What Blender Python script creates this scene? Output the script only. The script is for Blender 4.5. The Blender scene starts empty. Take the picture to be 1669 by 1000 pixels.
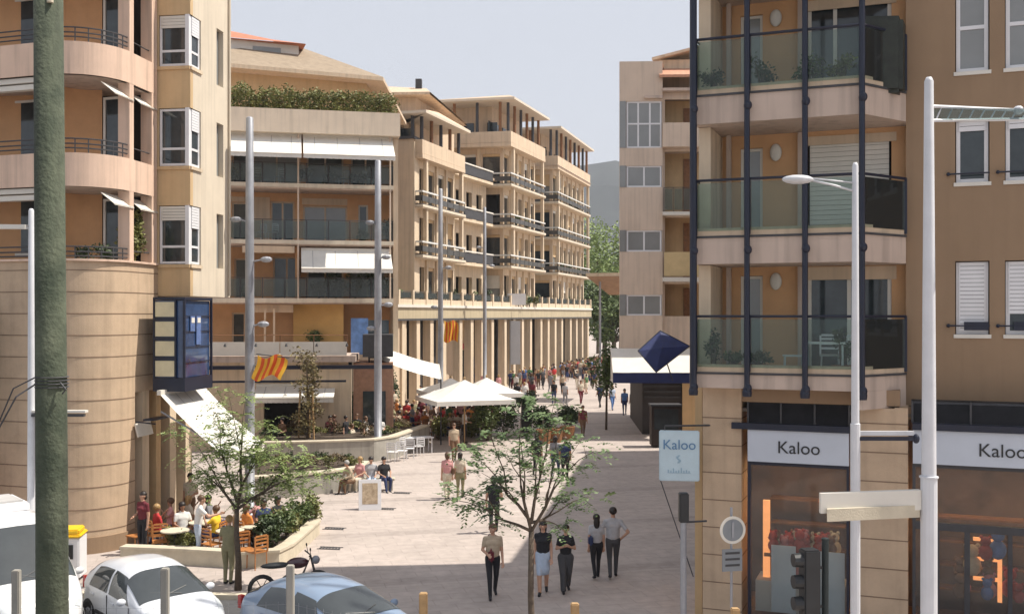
import bpy, bmesh, math, random
from mathutils import Vector, Matrix, noise
R = math.radians; PI = math.pi
rnd = random.Random(7)
sc = bpy.context.scene
COL = sc.collection
# ---------------- camera (level, eye 6.6 m above the paving) ----------------
FPX, CXP, HY, EYE = 1700.0, 834.5, 512.0, 6.6
cd = bpy.data.cameras.new('camera'); cam = bpy.data.objects.new('camera', cd); COL.objects.link(cam)
cam.location = (0, 0, EYE); cam.rotation_euler = (R(90), 0, 0)
cd.sensor_width = 36; cd.lens = 36*FPX/1669; cd.shift_y = (HY-500)/1669
cd.clip_start = .2; cd.clip_end = 6000
sc.camera = cam
# ---------------- sky, sun, exposure ----------------
SUN_AZ, SUN_EL = R(5), R(58)          # direction towards the sun, from +X towards +Y
sv = Vector((math.cos(SUN_AZ)*math.cos(SUN_EL), math.sin(SUN_AZ)*math.cos(SUN_EL), math.sin(SUN_EL)))
w = bpy.data.worlds.new('World'); sc.world = w; w.use_nodes = True
nt = w.node_tree; bg = nt.nodes['Background']
sky = nt.nodes.new('ShaderNodeTexSky'); sky.sky_type = 'NISHITA'; sky.sun_disc = False
sky.sun_elevation = SUN_EL; sky.sun_rotation = R(90)-SUN_AZ
sky.altitude = 100; sky.air_density = 1.0; sky.dust_density = 3.5; sky.ozone_density = 1.5
hz = nt.nodes.new('ShaderNodeMixRGB'); hz.inputs[0].default_value = .8
hz.inputs[2].default_value = (6.1, 6.3, 6.8, 1)      # thin milky cloud veil
nt.links.new(sky.outputs[0], hz.inputs[1]); nt.links.new(hz.outputs[0], bg.inputs[0])
bg.inputs[1].default_value = .085
sd = bpy.data.lights.new('sun', 'SUN'); sun = bpy.data.objects.new('sun', sd); COL.objects.link(sun)
sd.energy = 4.3; sd.angle = R(.6); sd.color = (1, .93, .82)
sun.rotation_euler = sv.to_track_quat('Z', 'Y').to_euler(); sun.location = (30, 0, 60)
vs = sc.view_settings; vs.view_transform = 'Standard'; vs.look = 'None'; vs.gamma = 1; vs.exposure = .59
# ---------------- helpers ----------------
def G(px, py, z=0.0):
    d = (EYE-z)*FPX/(py-HY); return Vector(((px-CXP)/FPX*d, d, z))
def Pd(px, py, d):
    return Vector(((px-CXP)/FPX*d, d, EYE-(py-HY)/FPX*d))
def link(o, parent=None):
    COL.objects.link(o)
    if parent: o.parent = parent
    return o
def tag(o, label=None, cat=None, group=None, kind=None):
    if label: o['label'] = label
    if cat: o['category'] = cat
    if group: o['group'] = group
    if kind: o['kind'] = kind
    return o
def thing(name, label, cat, loc=(0,0,0), rz=0, group=None):
    o = bpy.data.objects.new(name, None); o.empty_display_size = .3
    o.location = loc; o.rotation_euler = (0,0,rz); link(o)
    return tag(o, label, cat, group)
def copy_tree(o, loc=None, rz=None, label=None, group=None, scale=None):
    def rec(s, par):
        c = s.copy(); COL.objects.link(c); c.parent = par
        for ch in list(s.children): rec(ch, c)
        return c
    c = rec(o, None)
    if loc is not None: c.location = loc
    if rz is not None: c.rotation_euler = (0,0,rz)
    if scale is not None: c.scale = (scale,)*3 if not hasattr(scale,'__len__') else scale
    if label: c['label'] = label
    if group: c['group'] = group
    return c
MATS = {}
def mat(name, col, rough=.8, var=.12, scale=3.0, bump=0.0, bscale=60.0, metal=0.0, spec=.5, streak=0.0, emit=None, es=1.0, col2=None, obvar=0.0):
    if name in MATS: return MATS[name]
    m = bpy.data.materials.new(name); m.use_nodes = True; n = m.node_tree.nodes; l = m.node_tree.links
    b = n['Principled BSDF']; b.inputs['Roughness'].default_value = rough; b.inputs['Metallic'].default_value = metal
    b.inputs['Specular IOR Level'].default_value = spec
    tc = n.new('ShaderNodeTexCoord')
    nz = n.new('ShaderNodeTexNoise'); nz.inputs['Scale'].default_value = scale; nz.inputs['Detail'].default_value = 6; nz.inputs['Roughness'].default_value = .65
    l.new(tc.outputs['Object'], nz.inputs['Vector'])
    rp = n.new('ShaderNodeValToRGB'); rp.color_ramp.elements[0].position = .3; rp.color_ramp.elements[1].position = .7
    c2 = col2 or tuple(min(1, c*(1+var)) for c in col); c1 = tuple(c*(1-var) for c in col)
    rp.color_ramp.elements[0].color = (*c1, 1); rp.color_ramp.elements[1].color = (*c2, 1)
    l.new(nz.outputs['Fac'], rp.inputs['Fac']); out = rp.outputs[0]
    if streak:
        mp = n.new('ShaderNodeMapping'); mp.inputs['Scale'].default_value = (2.2, 2.2, .12); l.new(tc.outputs['Object'], mp.inputs[0])
        n2 = n.new('ShaderNodeTexNoise'); n2.inputs['Scale'].default_value = 2.0; n2.inputs['Detail'].default_value = 5; l.new(mp.outputs[0], n2.inputs['Vector'])
        mr = n.new('ShaderNodeMapRange'); mr.inputs[1].default_value = .48; mr.inputs[2].default_value = .68; mr.inputs[3].default_value = 1; mr.inputs[4].default_value = 1-streak*1.35
        l.new(n2.outputs['Fac'], mr.inputs[0])
        mx = n.new('ShaderNodeMixRGB'); mx.blend_type = 'MULTIPLY'; mx.inputs[0].default_value = 1
        l.new(out, mx.inputs[1]); l.new(mr.outputs[0], mx.inputs[2]); out = mx.outputs[0]
    if obvar:
        oi = n.new('ShaderNodeObjectInfo'); mr = n.new('ShaderNodeMapRange'); mr.inputs[3].default_value = 1-obvar; mr.inputs[4].default_value = 1+obvar
        l.new(oi.outputs['Random'], mr.inputs[0])
        mx = n.new('ShaderNodeMixRGB'); mx.blend_type = 'MULTIPLY'; mx.inputs[0].default_value = 1
        l.new(out, mx.inputs[1]); l.new(mr.outputs[0], mx.inputs[2]); out = mx.outputs[0]
    l.new(out, b.inputs['Base Color'])
    if bump:
        nb = n.new('ShaderNodeTexNoise'); nb.inputs['Scale'].default_value = bscale; nb.inputs['Detail'].default_value = 3; l.new(tc.outputs['Object'], nb.inputs['Vector'])
        bp = n.new('ShaderNodeBump'); bp.inputs['Strength'].default_value = bump; bp.inputs['Distance'].default_value = .02
        l.new(nb.outputs['Fac'], bp.inputs['Height']); l.new(bp.outputs[0], b.inputs['Normal'])
    if emit:
        b.inputs['Emission Color'].default_value = (*emit, 1); b.inputs['Emission Strength'].default_value = es
    MATS[name] = m; return m
def glassmat(name, tint, trans=.75, rough=.03):
    if name in MATS: return MATS[name]
    m = bpy.data.materials.new(name); m.use_nodes = True; n = m.node_tree.nodes; l = m.node_tree.links
    n.remove(n['Principled BSDF']); out = n['Material Output']
    t = n.new('ShaderNodeBsdfTransparent'); t.inputs[0].default_value = (*tint, 1)
    g = n.new('ShaderNodeBsdfGlossy'); g.inputs['Roughness'].default_value = rough
    d = n.new('ShaderNodeBsdfDiffuse'); d.inputs[0].default_value = tuple(c*.7 for c in tint)+(1,)
    m1 = n.new('ShaderNodeMixShader'); m1.inputs[0].default_value = 1-trans; l.new(t.outputs[0], m1.inputs[1]); l.new(d.outputs[0], m1.inputs[2])
    fr = n.new('ShaderNodeFresnel'); fr.inputs[0].default_value = 1.32
    m2 = n.new('ShaderNodeMixShader'); l.new(fr.outputs[0], m2.inputs[0]); l.new(m1.outputs[0], m2.inputs[1]); l.new(g.outputs[0], m2.inputs[2])
    l.new(m2.outputs[0], out.inputs[0]); MATS[name] = m; return m
class MB:
    def __init__(s): s.v = []; s.f = []; s.mi = []; s.cur = 0
    def face(s, pts):
        b = len(s.v); s.v += [tuple(p) for p in pts]; s.f.append(tuple(range(b, b+len(pts)))); s.mi.append(s.cur); return s
    def box(s, x0, x1, y0, y1, z0, z1):
        if x1 < x0: x0, x1 = x1, x0
        if y1 < y0: y0, y1 = y1, y0
        if z1 < z0: z0, z1 = z1, z0
        b = len(s.v); s.v += [(x0,y0,z0),(x1,y0,z0),(x1,y1,z0),(x0,y1,z0),(x0,y0,z1),(x1,y0,z1),(x1,y1,z1),(x0,y1,z1)]
        for q in ((0,3,2,1),(4,5,6,7),(0,1,5,4),(1,2,6,5),(2,3,7,6),(3,0,4,7)):
            s.f.append(tuple(b+i for i in q)); s.mi.append(s.cur)
        return s
    def prism(s, poly, z0, z1):            # poly counter-clockwise (x,y)
        n = len(poly); b = len(s.v)
        s.v += [(p[0],p[1],z0) for p in poly] + [(p[0],p[1],z1) for p in poly]
        s.f.append(tuple(b+i for i in reversed(range(n)))); s.f.append(tuple(b+n+i for i in range(n))); s.mi += [s.cur]*2
        for i in range(n):
            j = (i+1) % n; s.f.append((b+i, b+j, b+n+j, b+n+i)); s.mi.append(s.cur)
        return s
    def ribbon(s, outer, inner, z0, z1):   # closed strip between two polylines (same count)
        n = len(outer)
        for i in range(n-1):
            a, c = outer[i], outer[i+1]; d, e = inner[i], inner[i+1]
            s.face([(*a,z0),(*c,z0),(*c,z1),(*a,z1)]); s.face([(*e,z0),(*d,z0),(*d,z1),(*e,z1)])
            s.face([(*a,z1),(*c,z1),(*e,z1),(*d,z1)]); s.face([(*c,z0),(*a,z0),(*d,z0),(*e,z0)])
        for i in (0, n-1):
            s.face([(*outer[i],z0),(*inner[i],z0),(*inner[i],z1),(*outer[i],z1)])
        return s
    def tube(s, pts, rs, n=8, caps=True):
        pts = [Vector(p) for p in pts]
        if not hasattr(rs, '__len__'): rs = [rs]*len(pts)
        b = len(s.v); ref = None
        for i, p in enumerate(pts):
            t = (pts[min(i+1,len(pts)-1)]-pts[max(i-1,0)]).normalized()
            if ref is None:
                ref = Vector((1,0,0)) if abs(t.x) < .8 else Vector((0,1,0))
            a = (ref - t*ref.dot(t)).normalized(); ref = a; c = t.cross(a)
            for k in range(n):
                an = 2*PI*k/n; s.v.append(tuple(p+(a*math.cos(an)+c*math.sin(an))*rs[i]))
        for i in range(len(pts)-1):
            for k in range(n):
                s.f.append((b+i*n+k, b+i*n+(k+1)%n, b+(i+1)*n+(k+1)%n, b+(i+1)*n+k)); s.mi.append(s.cur)
        if caps:
            s.f.append(tuple(b+k for k in reversed(range(n)))); s.f.append(tuple(b+(len(pts)-1)*n+k for k in range(n))); s.mi += [s.cur]*2
        return s
    def lathe(s, prof, c=(0,0,0), n=16, caps=True):   # prof [(r,z)]
        b = len(s.v)
        for r, z in prof:
            for k in range(n):
                a = 2*PI*k/n; s.v.append((c[0]+r*math.cos(a), c[1]+r*math.sin(a), c[2]+z))
        for i in range(len(prof)-1):
            for k in range(n):
                s.f.append((b+i*n+k, b+i*n+(k+1)%n, b+(i+1)*n+(k+1)%n, b+(i+1)*n+k)); s.mi.append(s.cur)
        if caps: s.f.append(tuple(b+k for k in reversed(range(n)))); s.f.append(tuple(b+(len(prof)-1)*n+k for k in range(n))); s.mi += [s.cur]*2
        return s
    def ell(s, c, r, n=10, m=7, jit=0, seed=0):
        b = len(s.v); c = Vector(c); rr = random.Random(seed)
        for i in range(m+1):
            th = PI*i/m
            for k in range(n):
                a = 2*PI*k/n; q = 1+jit*(rr.random()-.5)
                s.v.append((c.x+r[0]*q*math.sin(th)*math.cos(a), c.y+r[1]*q*math.sin(th)*math.sin(a), c.z+r[2]*math.cos(th)*q))
        for i in range(m):
            for k in range(n):
                s.f.append((b+i*n+k, b+(i+1)*n+k, b+(i+1)*n+(k+1)%n, b+i*n+(k+1)%n)); s.mi.append(s.cur)
        return s
    def wall(s, u0, u1, z0, z1, v, th, holes):   # holes (u0,u1,z0,z1); front at y=v, back y=v+th
        hs = [(max(a,u0), min(b,u1), max(c,z0), min(d,z1)) for a,b,c,d in holes]
        us = sorted({u0,u1}|{h[0] for h in hs}|{h[1] for h in hs}); zs = sorted({z0,z1}|{h[2] for h in hs}|{h[3] for h in hs})
        def hole(i, j):
            if i < 0 or j < 0 or i >= len(us)-1 or j >= len(zs)-1: return True
            cu, cz = (us[i]+us[i+1])/2, (zs[j]+zs[j+1])/2
            return any(h[0] < cu < h[1] and h[2] < cz < h[3] for h in hs)
        for i in range(len(us)-1):
            for j in range(len(zs)-1):
                if hole(i,j): continue
                a,b,c,d = us[i],us[i+1],zs[j],zs[j+1]
                s.face([(a,v,c),(b,v,c),(b,v,d),(a,v,d)]); s.face([(b,v+th,c),(a,v+th,c),(a,v+th,d),(b,v+th,d)])
                if hole(i-1,j): s.face([(a,v+th,c),(a,v,c),(a,v,d),(a,v+th,d)])
                if hole(i+1,j): s.face([(b,v,c),(b,v+th,c),(b,v+th,d),(b,v,d)])
                if hole(i,j-1): s.face([(a,v,c),(a,v+th,c),(b,v+th,c),(b,v,c)])
                if hole(i,j+1): s.face([(a,v,d),(b,v,d),(b,v+th,d),(a,v+th,d)])
        return s
    def build(s, name, mt, parent=None, label=None, cat=None, group=None, kind=None, smooth=False, bevel=0, loc=None, rz=0, weld=False):
        me = bpy.data.meshes.new(name); me.from_pydata(s.v, [], s.f)
        for m in (mt if isinstance(mt, (list, tuple)) else [mt]): me.materials.append(m)
        if any(s.mi): me.polygons.foreach_set('material_index', s.mi)
        if weld or bevel:
            bm = bmesh.new(); bm.from_mesh(me); bmesh.ops.remove_doubles(bm, verts=bm.verts, dist=1e-5)
            bmesh.ops.recalc_face_normals(bm, faces=bm.faces)
            if bevel: bmesh.ops.bevel(bm, geom=[e for e in bm.edges if len(e.link_faces) == 2 and e.calc_face_angle(0) > .6], offset=bevel, segments=2, affect='EDGES', clamp_overlap=True)
            bm.to_mesh(me); bm.free()
        if smooth: me.polygons.foreach_set('use_smooth', [True]*len(me.polygons))
        me.update()
        o = bpy.data.objects.new(name, me); link(o, parent)
        if loc is not None: o.location = loc
        if rz: o.rotation_euler = (0,0,rz)
        return tag(o, label, cat, group, kind)
class Fac:                                  # a facade line on the plan, left to right, y local = into the building
    def __init__(s, p0, p1):
        s.o = Vector(p0); s.d = (Vector(p1)-s.o); s.L = s.d.length; s.d.normalize(); s.n = Vector((-s.d.y, s.d.x)); s.rz = math.atan2(s.d.y, s.d.x)
    def u(s, px, off=0):
        o = s.o+s.n*off; k = (px-CXP)/FPX
        return (k*o.y-o.x)/(s.d.x-k*s.d.y)
    def z(s, px, py, off=0):
        dd = (s.o+s.n*off+s.d*s.u(px,off)).y
        return EYE-(py-HY)/FPX*dd
    def loc(s): return (s.o.x, s.o.y, 0)
    def w(s, u, v, z=0): p = s.o+s.d*u+s.n*v; return Vector((p.x, p.y, z))
def window(root, u0, u1, z0, z1, v, fm, gm, mull=1, trans=(), fw=.06, dep=.06, blind=0, bm=None, name='window', label=None):
    m = MB(); m.box(u0,u0+fw,v,v+dep,z0,z1).box(u1-fw,u1,v,v+dep,z0,z1).box(u0+fw,u1-fw,v,v+dep,z0,z0+fw).box(u0+fw,u1-fw,v,v+dep,z1-fw,z1)
    for k in range(1, mull+1):
        c = u0+(u1-u0)*k/(mull+1); m.box(c-fw*.5,c+fw*.5,v+.004,v+dep-.004,z0+fw,z1-fw)
    for t in trans:
        c = z0+(z1-z0)*t; m.box(u0+fw,u1-fw,v+.008,v+dep-.008,c-fw*.5,c+fw*.5)
    o = m.build(name, fm, root, label=label)
    p = MB().box(u0+fw,u1-fw,v+.03,v+.04,z0+fw,z1-fw).build('pane', gm, o)
    if blind > 0:
        b = MB(); zb = z1-(z1-z0)*blind; n = max(2, int((z1-zb)/.08))
        for k in range(n):
            zz = zb+(z1-zb)*k/n; b.box(u0+fw*.6,u1-fw*.6,v-.022,v-.004,zz+.006,zb+(z1-zb)*(k+1)/n-.004)
        b.build('roller_blind', bm or fm, o)
    return o
def railing(root, path, z0, z1, pm, gm=None, posts=True, name='railing', rails=(), r=.022, step=1.1, ps=.03):
    m = MB(); pts = [Vector((*p,0)) for p in path]
    m.tube([(p.x,p.y,z1) for p in pts], r, 6)
    for q in rails: m.tube([(p.x,p.y,z0+(z1-z0)*q) for p in pts], r*.7, 5)
    g = MB()
    for a, b in zip(pts, pts[1:]):
        L = (b-a).length; n = max(1, round(L/step))
        if posts:
            for k in range(n+1):
                p = a+(b-a)*k/n; m.box(p.x-ps/2,p.x+ps/2,p.y-ps/2,p.y+ps/2,z0,z1)
        if gm:
            dd = (b-a).normalized(); nn = Vector((-dd.y,dd.x,0))*.006
            for k in range(n):
                p = a+(b-a)*(k/n)+dd*.04; q = a+(b-a)*((k+1)/n)-dd*.04
                g.prism([tuple((p-nn)[:2]),tuple((q-nn)[:2]),tuple((q+nn)[:2]),tuple((p+nn)[:2])], z0+.08, z1-.06)
    o = m.build(name, pm, root)
    if gm: g.build('glass_panel', gm, o)
    return o
def arc(c, r, a0, a1, n):
    return [(c[0]+r*math.cos(a0+(a1-a0)*i/n), c[1]+r*math.sin(a0+(a1-a0)*i/n)) for i in range(n+1)]
# ---------------- materials ----------------
M = dict(
 wallcream=mat('pale_cream_render',(.62,.54,.43),.9,.06,1.1,.25,90,streak=.10),
 greybeige=mat('grey_beige_render',(.62,.50,.40),.9,.06,.9,.25,90,streak=.12),
 lbeige=mat('light_beige_render',(.72,.60,.47),.9,.06,1.0,.25,90,streak=.12),
 cream=mat('cream_render',(.64,.52,.38),.9,.07,1.2,.25,90,streak=.16),
 pink=mat('peach_render',(.69,.50,.385),.9,.07,1.1,.25,90,streak=.18),
 ochre=mat('ochre_render',(.58,.41,.23),.9,.08,1.3,.25,90,streak=.08),
 orange=mat('orange_render',(.60,.35,.18),.9,.10,1.2,.2,90),
 beige=mat('beige_render',(.60,.47,.34),.9,.07,1.0,.25,90,streak=.12),
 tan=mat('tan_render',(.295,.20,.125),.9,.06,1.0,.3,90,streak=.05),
 fascia=mat('pinkish_fascia',(.54,.43,.36),.9,.06,1.3,.2,90,streak=.16),
 stone=mat('stone_cladding',(.52,.385,.265),.85,.12,1.5,.3,50,streak=.10),
 joint=mat('dark_joint',(.22,.15,.10),.9),
 white=mat('white_paint',(.72,.72,.74),.45,.05,2),
 offwhite=mat('off_white',(.66,.63,.57),.7,.06,2),
 canvas=mat('white_canvas',(.72,.70,.65),.85,.08,1.5,.2,200),
 greyc=mat('grey_canvas',(.42,.41,.40),.85,.08,2),
 navy=mat('navy_metal',(.006,.010,.028),.4,.2,4),
 navyc=mat('navy_canvas',(.012,.022,.10),.7,.25,2.5,.2,120),
 black=mat('black_metal',(.02,.022,.025),.45,.2,5),
 charcoal=mat('charcoal',(.05,.05,.055),.6,.2,5),
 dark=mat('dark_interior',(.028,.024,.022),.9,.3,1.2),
 steel=mat('galvanised_steel',(.32,.33,.36),.5,.15,3,.1,30,metal=.3,streak=.15),
 whitem=mat('white_mast_paint',(.60,.61,.64),.45,.08,2,.05,30,streak=.12),
 wood=mat('warm_wood',(.22,.10,.04),.6,.3,6),
 lwood=mat('light_wood',(.42,.27,.13),.7,.2,5),
 rtile=mat('red_tiles',(.46,.17,.10),.85,.25,5,.4,30),
 btile=mat('brown_tiles',(.56,.43,.31),.9,.25,4,.5,25,obvar=.1),
 concrete=mat('concrete',(.36,.34,.30),.9,.12,2,.3,40,streak=.15),
 kerb=mat('kerb_stone',(.55,.49,.38),.85,.12,3,.3,50),
 soil=mat('soil',(.07,.05,.035),.95,.3,8,.6,30),
 glass=mat('window_glass',(.035,.045,.05),.06,.5,.9,spec=.7),
 glassc=mat('curtained_glass',(.24,.25,.25),.12,.12,.6,spec=.7),
 bglass=mat('blue_glass',(.03,.06,.14),.08,.5,1.2,spec=.8),
 railg=glassmat('railing_glass',(.80,.88,.86),.96),
 railg2=glassmat('smoky_glass',(.62,.70,.70),.88),
 shopg=glassmat('shop_glass',(.86,.88,.88),.95,.015),
 carg=mat('car_glass',(.045,.052,.055),.02,.2,1,spec=.9),
 bark=mat('bark',(.10,.075,.055),.9,.3,14,.6,30),
 leaf=mat('leaf_green',(.075,.125,.035),.6,.4,2.2,col2=(.14,.19,.055)),
 leafd=mat('leaf_dark',(.035,.065,.022),.6,.4,2.2,col2=(.075,.11,.035)),
 leafo=mat('leaf_olive',(.12,.13,.035),.6,.4,2.2,col2=(.24,.24,.07)),
 leafb=mat('leaf_brown',(.16,.10,.055),.7,.4,2.2,col2=(.22,.17,.08)),
 red=mat('red_flower',(.45,.03,.03),.6,.3,5),
)
# ================= ground =================
def ground_mat():
    m = bpy.data.materials.new('plaza_paving'); m.use_nodes = True; n = m.node_tree.nodes; l = m.node_tree.links; b = n['Principled BSDF']; b.inputs['Roughness'].default_value = .85
    tc = n.new('ShaderNodeTexCoord'); mp = n.new('ShaderNodeMapping'); mp.inputs['Rotation'].default_value = (0,0,R(-14)); l.new(tc.outputs['Object'], mp.inputs[0])
    br = n.new('ShaderNodeTexBrick'); br.inputs['Scale'].default_value = 1; br.inputs['Brick Width'].default_value = .9; br.inputs['Row Height'].default_value = .45; br.inputs['Mortar Size'].default_value = .010
    br.inputs['Color1'].default_value = (.47,.405,.37,1); br.inputs['Color2'].default_value = (.44,.38,.345,1); br.inputs['Mortar'].default_value = (.36,.31,.28,1); l.new(mp.outputs[0], br.inputs[0])
    nz = n.new('ShaderNodeTexNoise'); nz.inputs['Scale'].default_value = .35; nz.inputs['Detail'].default_value = 8; nz.inputs['Roughness'].default_value = .7; l.new(tc.outputs['Object'], nz.inputs['Vector'])
    rp = n.new('ShaderNodeMapRange'); rp.inputs[1].default_value = .3; rp.inputs[2].default_value = .7; rp.inputs[3].default_value = .84; rp.inputs[4].default_value = 1.08; l.new(nz.outputs['Fac'], rp.inputs[0])
    n3 = n.new('ShaderNodeTexNoise'); n3.inputs['Scale'].default_value = 3.5; n3.inputs['Detail'].default_value = 8; l.new(tc.outputs['Object'], n3.inputs['Vector'])
    r3 = n.new('ShaderNodeMapRange'); r3.inputs[1].default_value = .35; r3.inputs[2].default_value = .72; r3.inputs[3].default_value = .88; r3.inputs[4].default_value = 1.06; l.new(n3.outputs['Fac'], r3.inputs[0])
    mm = n.new('ShaderNodeMath'); mm.operation = 'MULTIPLY'; l.new(rp.outputs[0], mm.inputs[0]); l.new(r3.outputs[0], mm.inputs[1])
    wv = n.new('ShaderNodeTexWave'); wv.inputs['Scale'].default_value = .055; wv.inputs['Distortion'].default_value = 0; wv.bands_direction = 'Y'; l.new(mp.outputs[0], wv.inputs[0])
    wr = n.new('ShaderNodeMapRange'); wr.inputs[1].default_value = .965; wr.inputs[2].default_value = .975; wr.inputs[3].default_value = 1; wr.inputs[4].default_value = .86; l.new(wv.outputs['Fac'], wr.inputs[0])
    m3 = n.new('ShaderNodeMath'); m3.operation = 'MULTIPLY'; l.new(mm.outputs[0], m3.inputs[0]); l.new(wr.outputs[0], m3.inputs[1])
    mx = n.new('ShaderNodeMixRGB'); mx.blend_type = 'MULTIPLY'; mx.inputs[0].default_value = 1; l.new(br.outputs['Color'], mx.inputs[1]); l.new(m3.outputs[0], mx.inputs[2]); l.new(mx.outputs[0], b.inputs['Base Color'])
    return m
gm = MB(); gm.face([(-2500,-60,0),(2500,-60,0),(2500,4200,0),(-2500,4200,0)])
gm.build('ground', ground_mat(), kind='structure')
ra = MB(); ra.face([(-40,-20,.004),(-3.4,-20,.004),(-3.9,24.0,.004),(-40,25.6,.004)])
ra.build('parking_road', mat('asphalt',(.075,.075,.08),.9,.2,3,.5,60), kind='structure')
kb = MB(); kb.prism([(-3.9,24.0),(-3.75,24.2),(-40,25.8),(-40,25.6)], 0, .12); kb.build('kerb', M['kerb'], kind='structure')

# ================= left corner building =================
Lc = Vector((-12.3, 30.0)); ds = Vector((.14,.99)).normalized(); ns = Vector((ds.y,-ds.x)); nf = Vector((-.31,-.95)).normalized(); df = Vector((nf.y,-nf.x))
L1 = thing('corner_building', 'peach corner apartment building with a rounded stone-clad base and curved balconies, at the left edge', 'building', (Lc.x,Lc.y,0))
a0, a1 = math.atan2(nf.y,nf.x), math.atan2(ns.y,ns.x)
def lpath(r, tl=9.0, ts=0.0, n=20):
    p = [tuple(df*tl+nf*r)] if tl else []
    p += arc((0,0), r, a0, a1, n)
    if ts: p.append(tuple(ns*r+ds*ts))
    return p
TS = 4.4
def lsolid(name, r, z0, z1, mt, ts=TS, **k):
    p = lpath(r, 9, ts); p += [(p[-1][0]-9, p[-1][1]+1), (p[0][0], p[0][1]+8)]
    return MB().prism(p, z0, z1).build(name, mt, L1, **k)
def lrib(name, r, z0, z1, mt, th=.18, ts=TS):
    return MB().ribbon(lpath(r,9,ts), lpath(r-th,9,ts), z0, z1).build(name, mt, L1)
# rounded base: solid up to the first balcony; the side is open at street level behind pillars
bm_ = MB(); bm_.prism(lpath(1.4,9,.28)+[tuple(ns*-.6+ds*.28), tuple(df*9-nf*2)], 0, 4.35)
bm_.build('rounded_base', M['stone'], L1)
lsolid('upper_base', 1.4, 4.35, 8.07, M['stone'])
j = MB()
for k in range(13):
    z = .62+.6*k
    ts_ = TS if z > 4.4 else .28
    j.ribbon(lpath(1.408,9,ts_), lpath(1.36,9,ts_), z-.012, z+.012)
j.build('cladding_joint', M['joint'], L1)
lrib('plinth', 1.45, 0, .45, M['tan'], .05, .28)
lrib('cornice', 1.47, 8.07, 8.13, M['pink'], .25, 1.6)
lsolid('inner_shop_wall', -.6, 0, 4.3, mat('shadowed_brown_wall',(.10,.06,.035),.8,.2,2))  # shade of the recess put into the dark brown colour
for k,(t,wd,mm_) in enumerate(((.95,.42,'cream'),(1.75,.28,'ochre'),(2.7,.42,'cream'),(3.8,.45,'cream'))):
    p = ns*1.38+ds*t; q = ds*(wd/2); 
    MB().prism([tuple(p-q), tuple(p+q), tuple(p+q-ns*.4), tuple(p-q-ns*.4)], 0, 4.35).build('pillar', M[mm_], L1)
dk = MB()  # dark doors added to darken the openings between pillars
for t in (.45,1.3,2.1,3.15):
    p = ns*.9+ds*t; q = ds*.3; dk.prism([tuple(p-q),tuple(p+q),tuple(p+q-ns*.1),tuple(p-q-ns*.1)], .05, 3.2)
dk.build('shop_door', M['glass'], L1)
levels = [8.07, 11.04, 14.1]
for i,z in enumerate(levels):
    zt = 10.12 if i == 0 else (13.2 if i == 1 else 16.2)
    lsolid('recessed_wall', -.75, z-.02+.001*i, zt, M['orange'], ts=1.2)
    lsolid('floor_slab', 1.36, zt, zt+.22, M['fascia'], ts=1.62)
    pp = 11.04 if i == 0 else (14.1 if i == 1 else 17.2)
    lrib('parapet', 1.4, zt, pp, M['pink'], .16, 1.62)
    # columns on the side
    for (ta, tb) in ((-.02,.22),(1.3,1.62)):
        p0, p1 = ns*1.395+ds*ta, ns*1.395+ds*tb
        MB().prism([tuple(p0),tuple(p1),tuple(p1-ns*.35),tuple(p0-ns*.35)], z, zt).build('column', M['pink'], L1)
    # rail on the parapet
    pr = MB(); pth = [Vector((*q,0)) for q in lpath(1.32,9,0)]
    for zz in (z+.14, z+.26, z+.40): pr.tube([(q.x,q.y,zz) for q in pth], .022, 5)
    for q in pth[1::3]: pr.tube([(q.x,q.y,z-.02),(q.x,q.y,z+.4)], .018, 5)
    for t in (2.0,3.5,5.,6.5,8.): q = df*t+nf*1.32; pr.tube([(q.x,q.y,z-.02),(q.x,q.y,z+.4)], .018, 5)
    pr.tube([tuple(ns*1.3+ds*.22)+(z+.35,), tuple(ns*1.3+ds*1.3)+(z+.35,)], .02, 5)
    pr.build('balcony_rail', M['charcoal'], L1)
# windows and door in the recessed wall (wall line at -0.75 along the front, local frame by hand)
def on_front(name, t0, t1, z0, z1, kind='w'):
    a = df*t1+nf*-.66; b = df*t0+nf*-.66
    e = bpy.data.objects.new(name, None)
    m = MB(); L = (b-a).length
    fw = .07
    m.box(0,fw,-.05,.04,z0,z1).box(L-fw,L,-.05,.04,z0,z1).box(fw,L-fw,-.05,.04,z0,z0+fw).box(fw,L-fw,-.05,.04,z1-fw,z1)
    if kind == 'w': m.box(L/2-.04,L/2+.04,-.046,.036,z0+fw,z1-fw)
    d = (b-a).normalized()
    o = m.build(name, M['offwhite'], L1, loc=(a.x,a.y,0), rz=math.atan2(d.y,d.x))
    MB().box(fw,L-fw,-.01,.0,z0+fw,z1-fw).build('pane', M['glass'], o)
for z in levels:
    on_front('window', .7, 3.4, z+.3, z+2.0)
    on_front('balcony_door', -.85, -.15, z+.02, z+1.9, 'd')
    on_front('window', 4.2, 6.2, z+.3, z+2.0)
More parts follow.
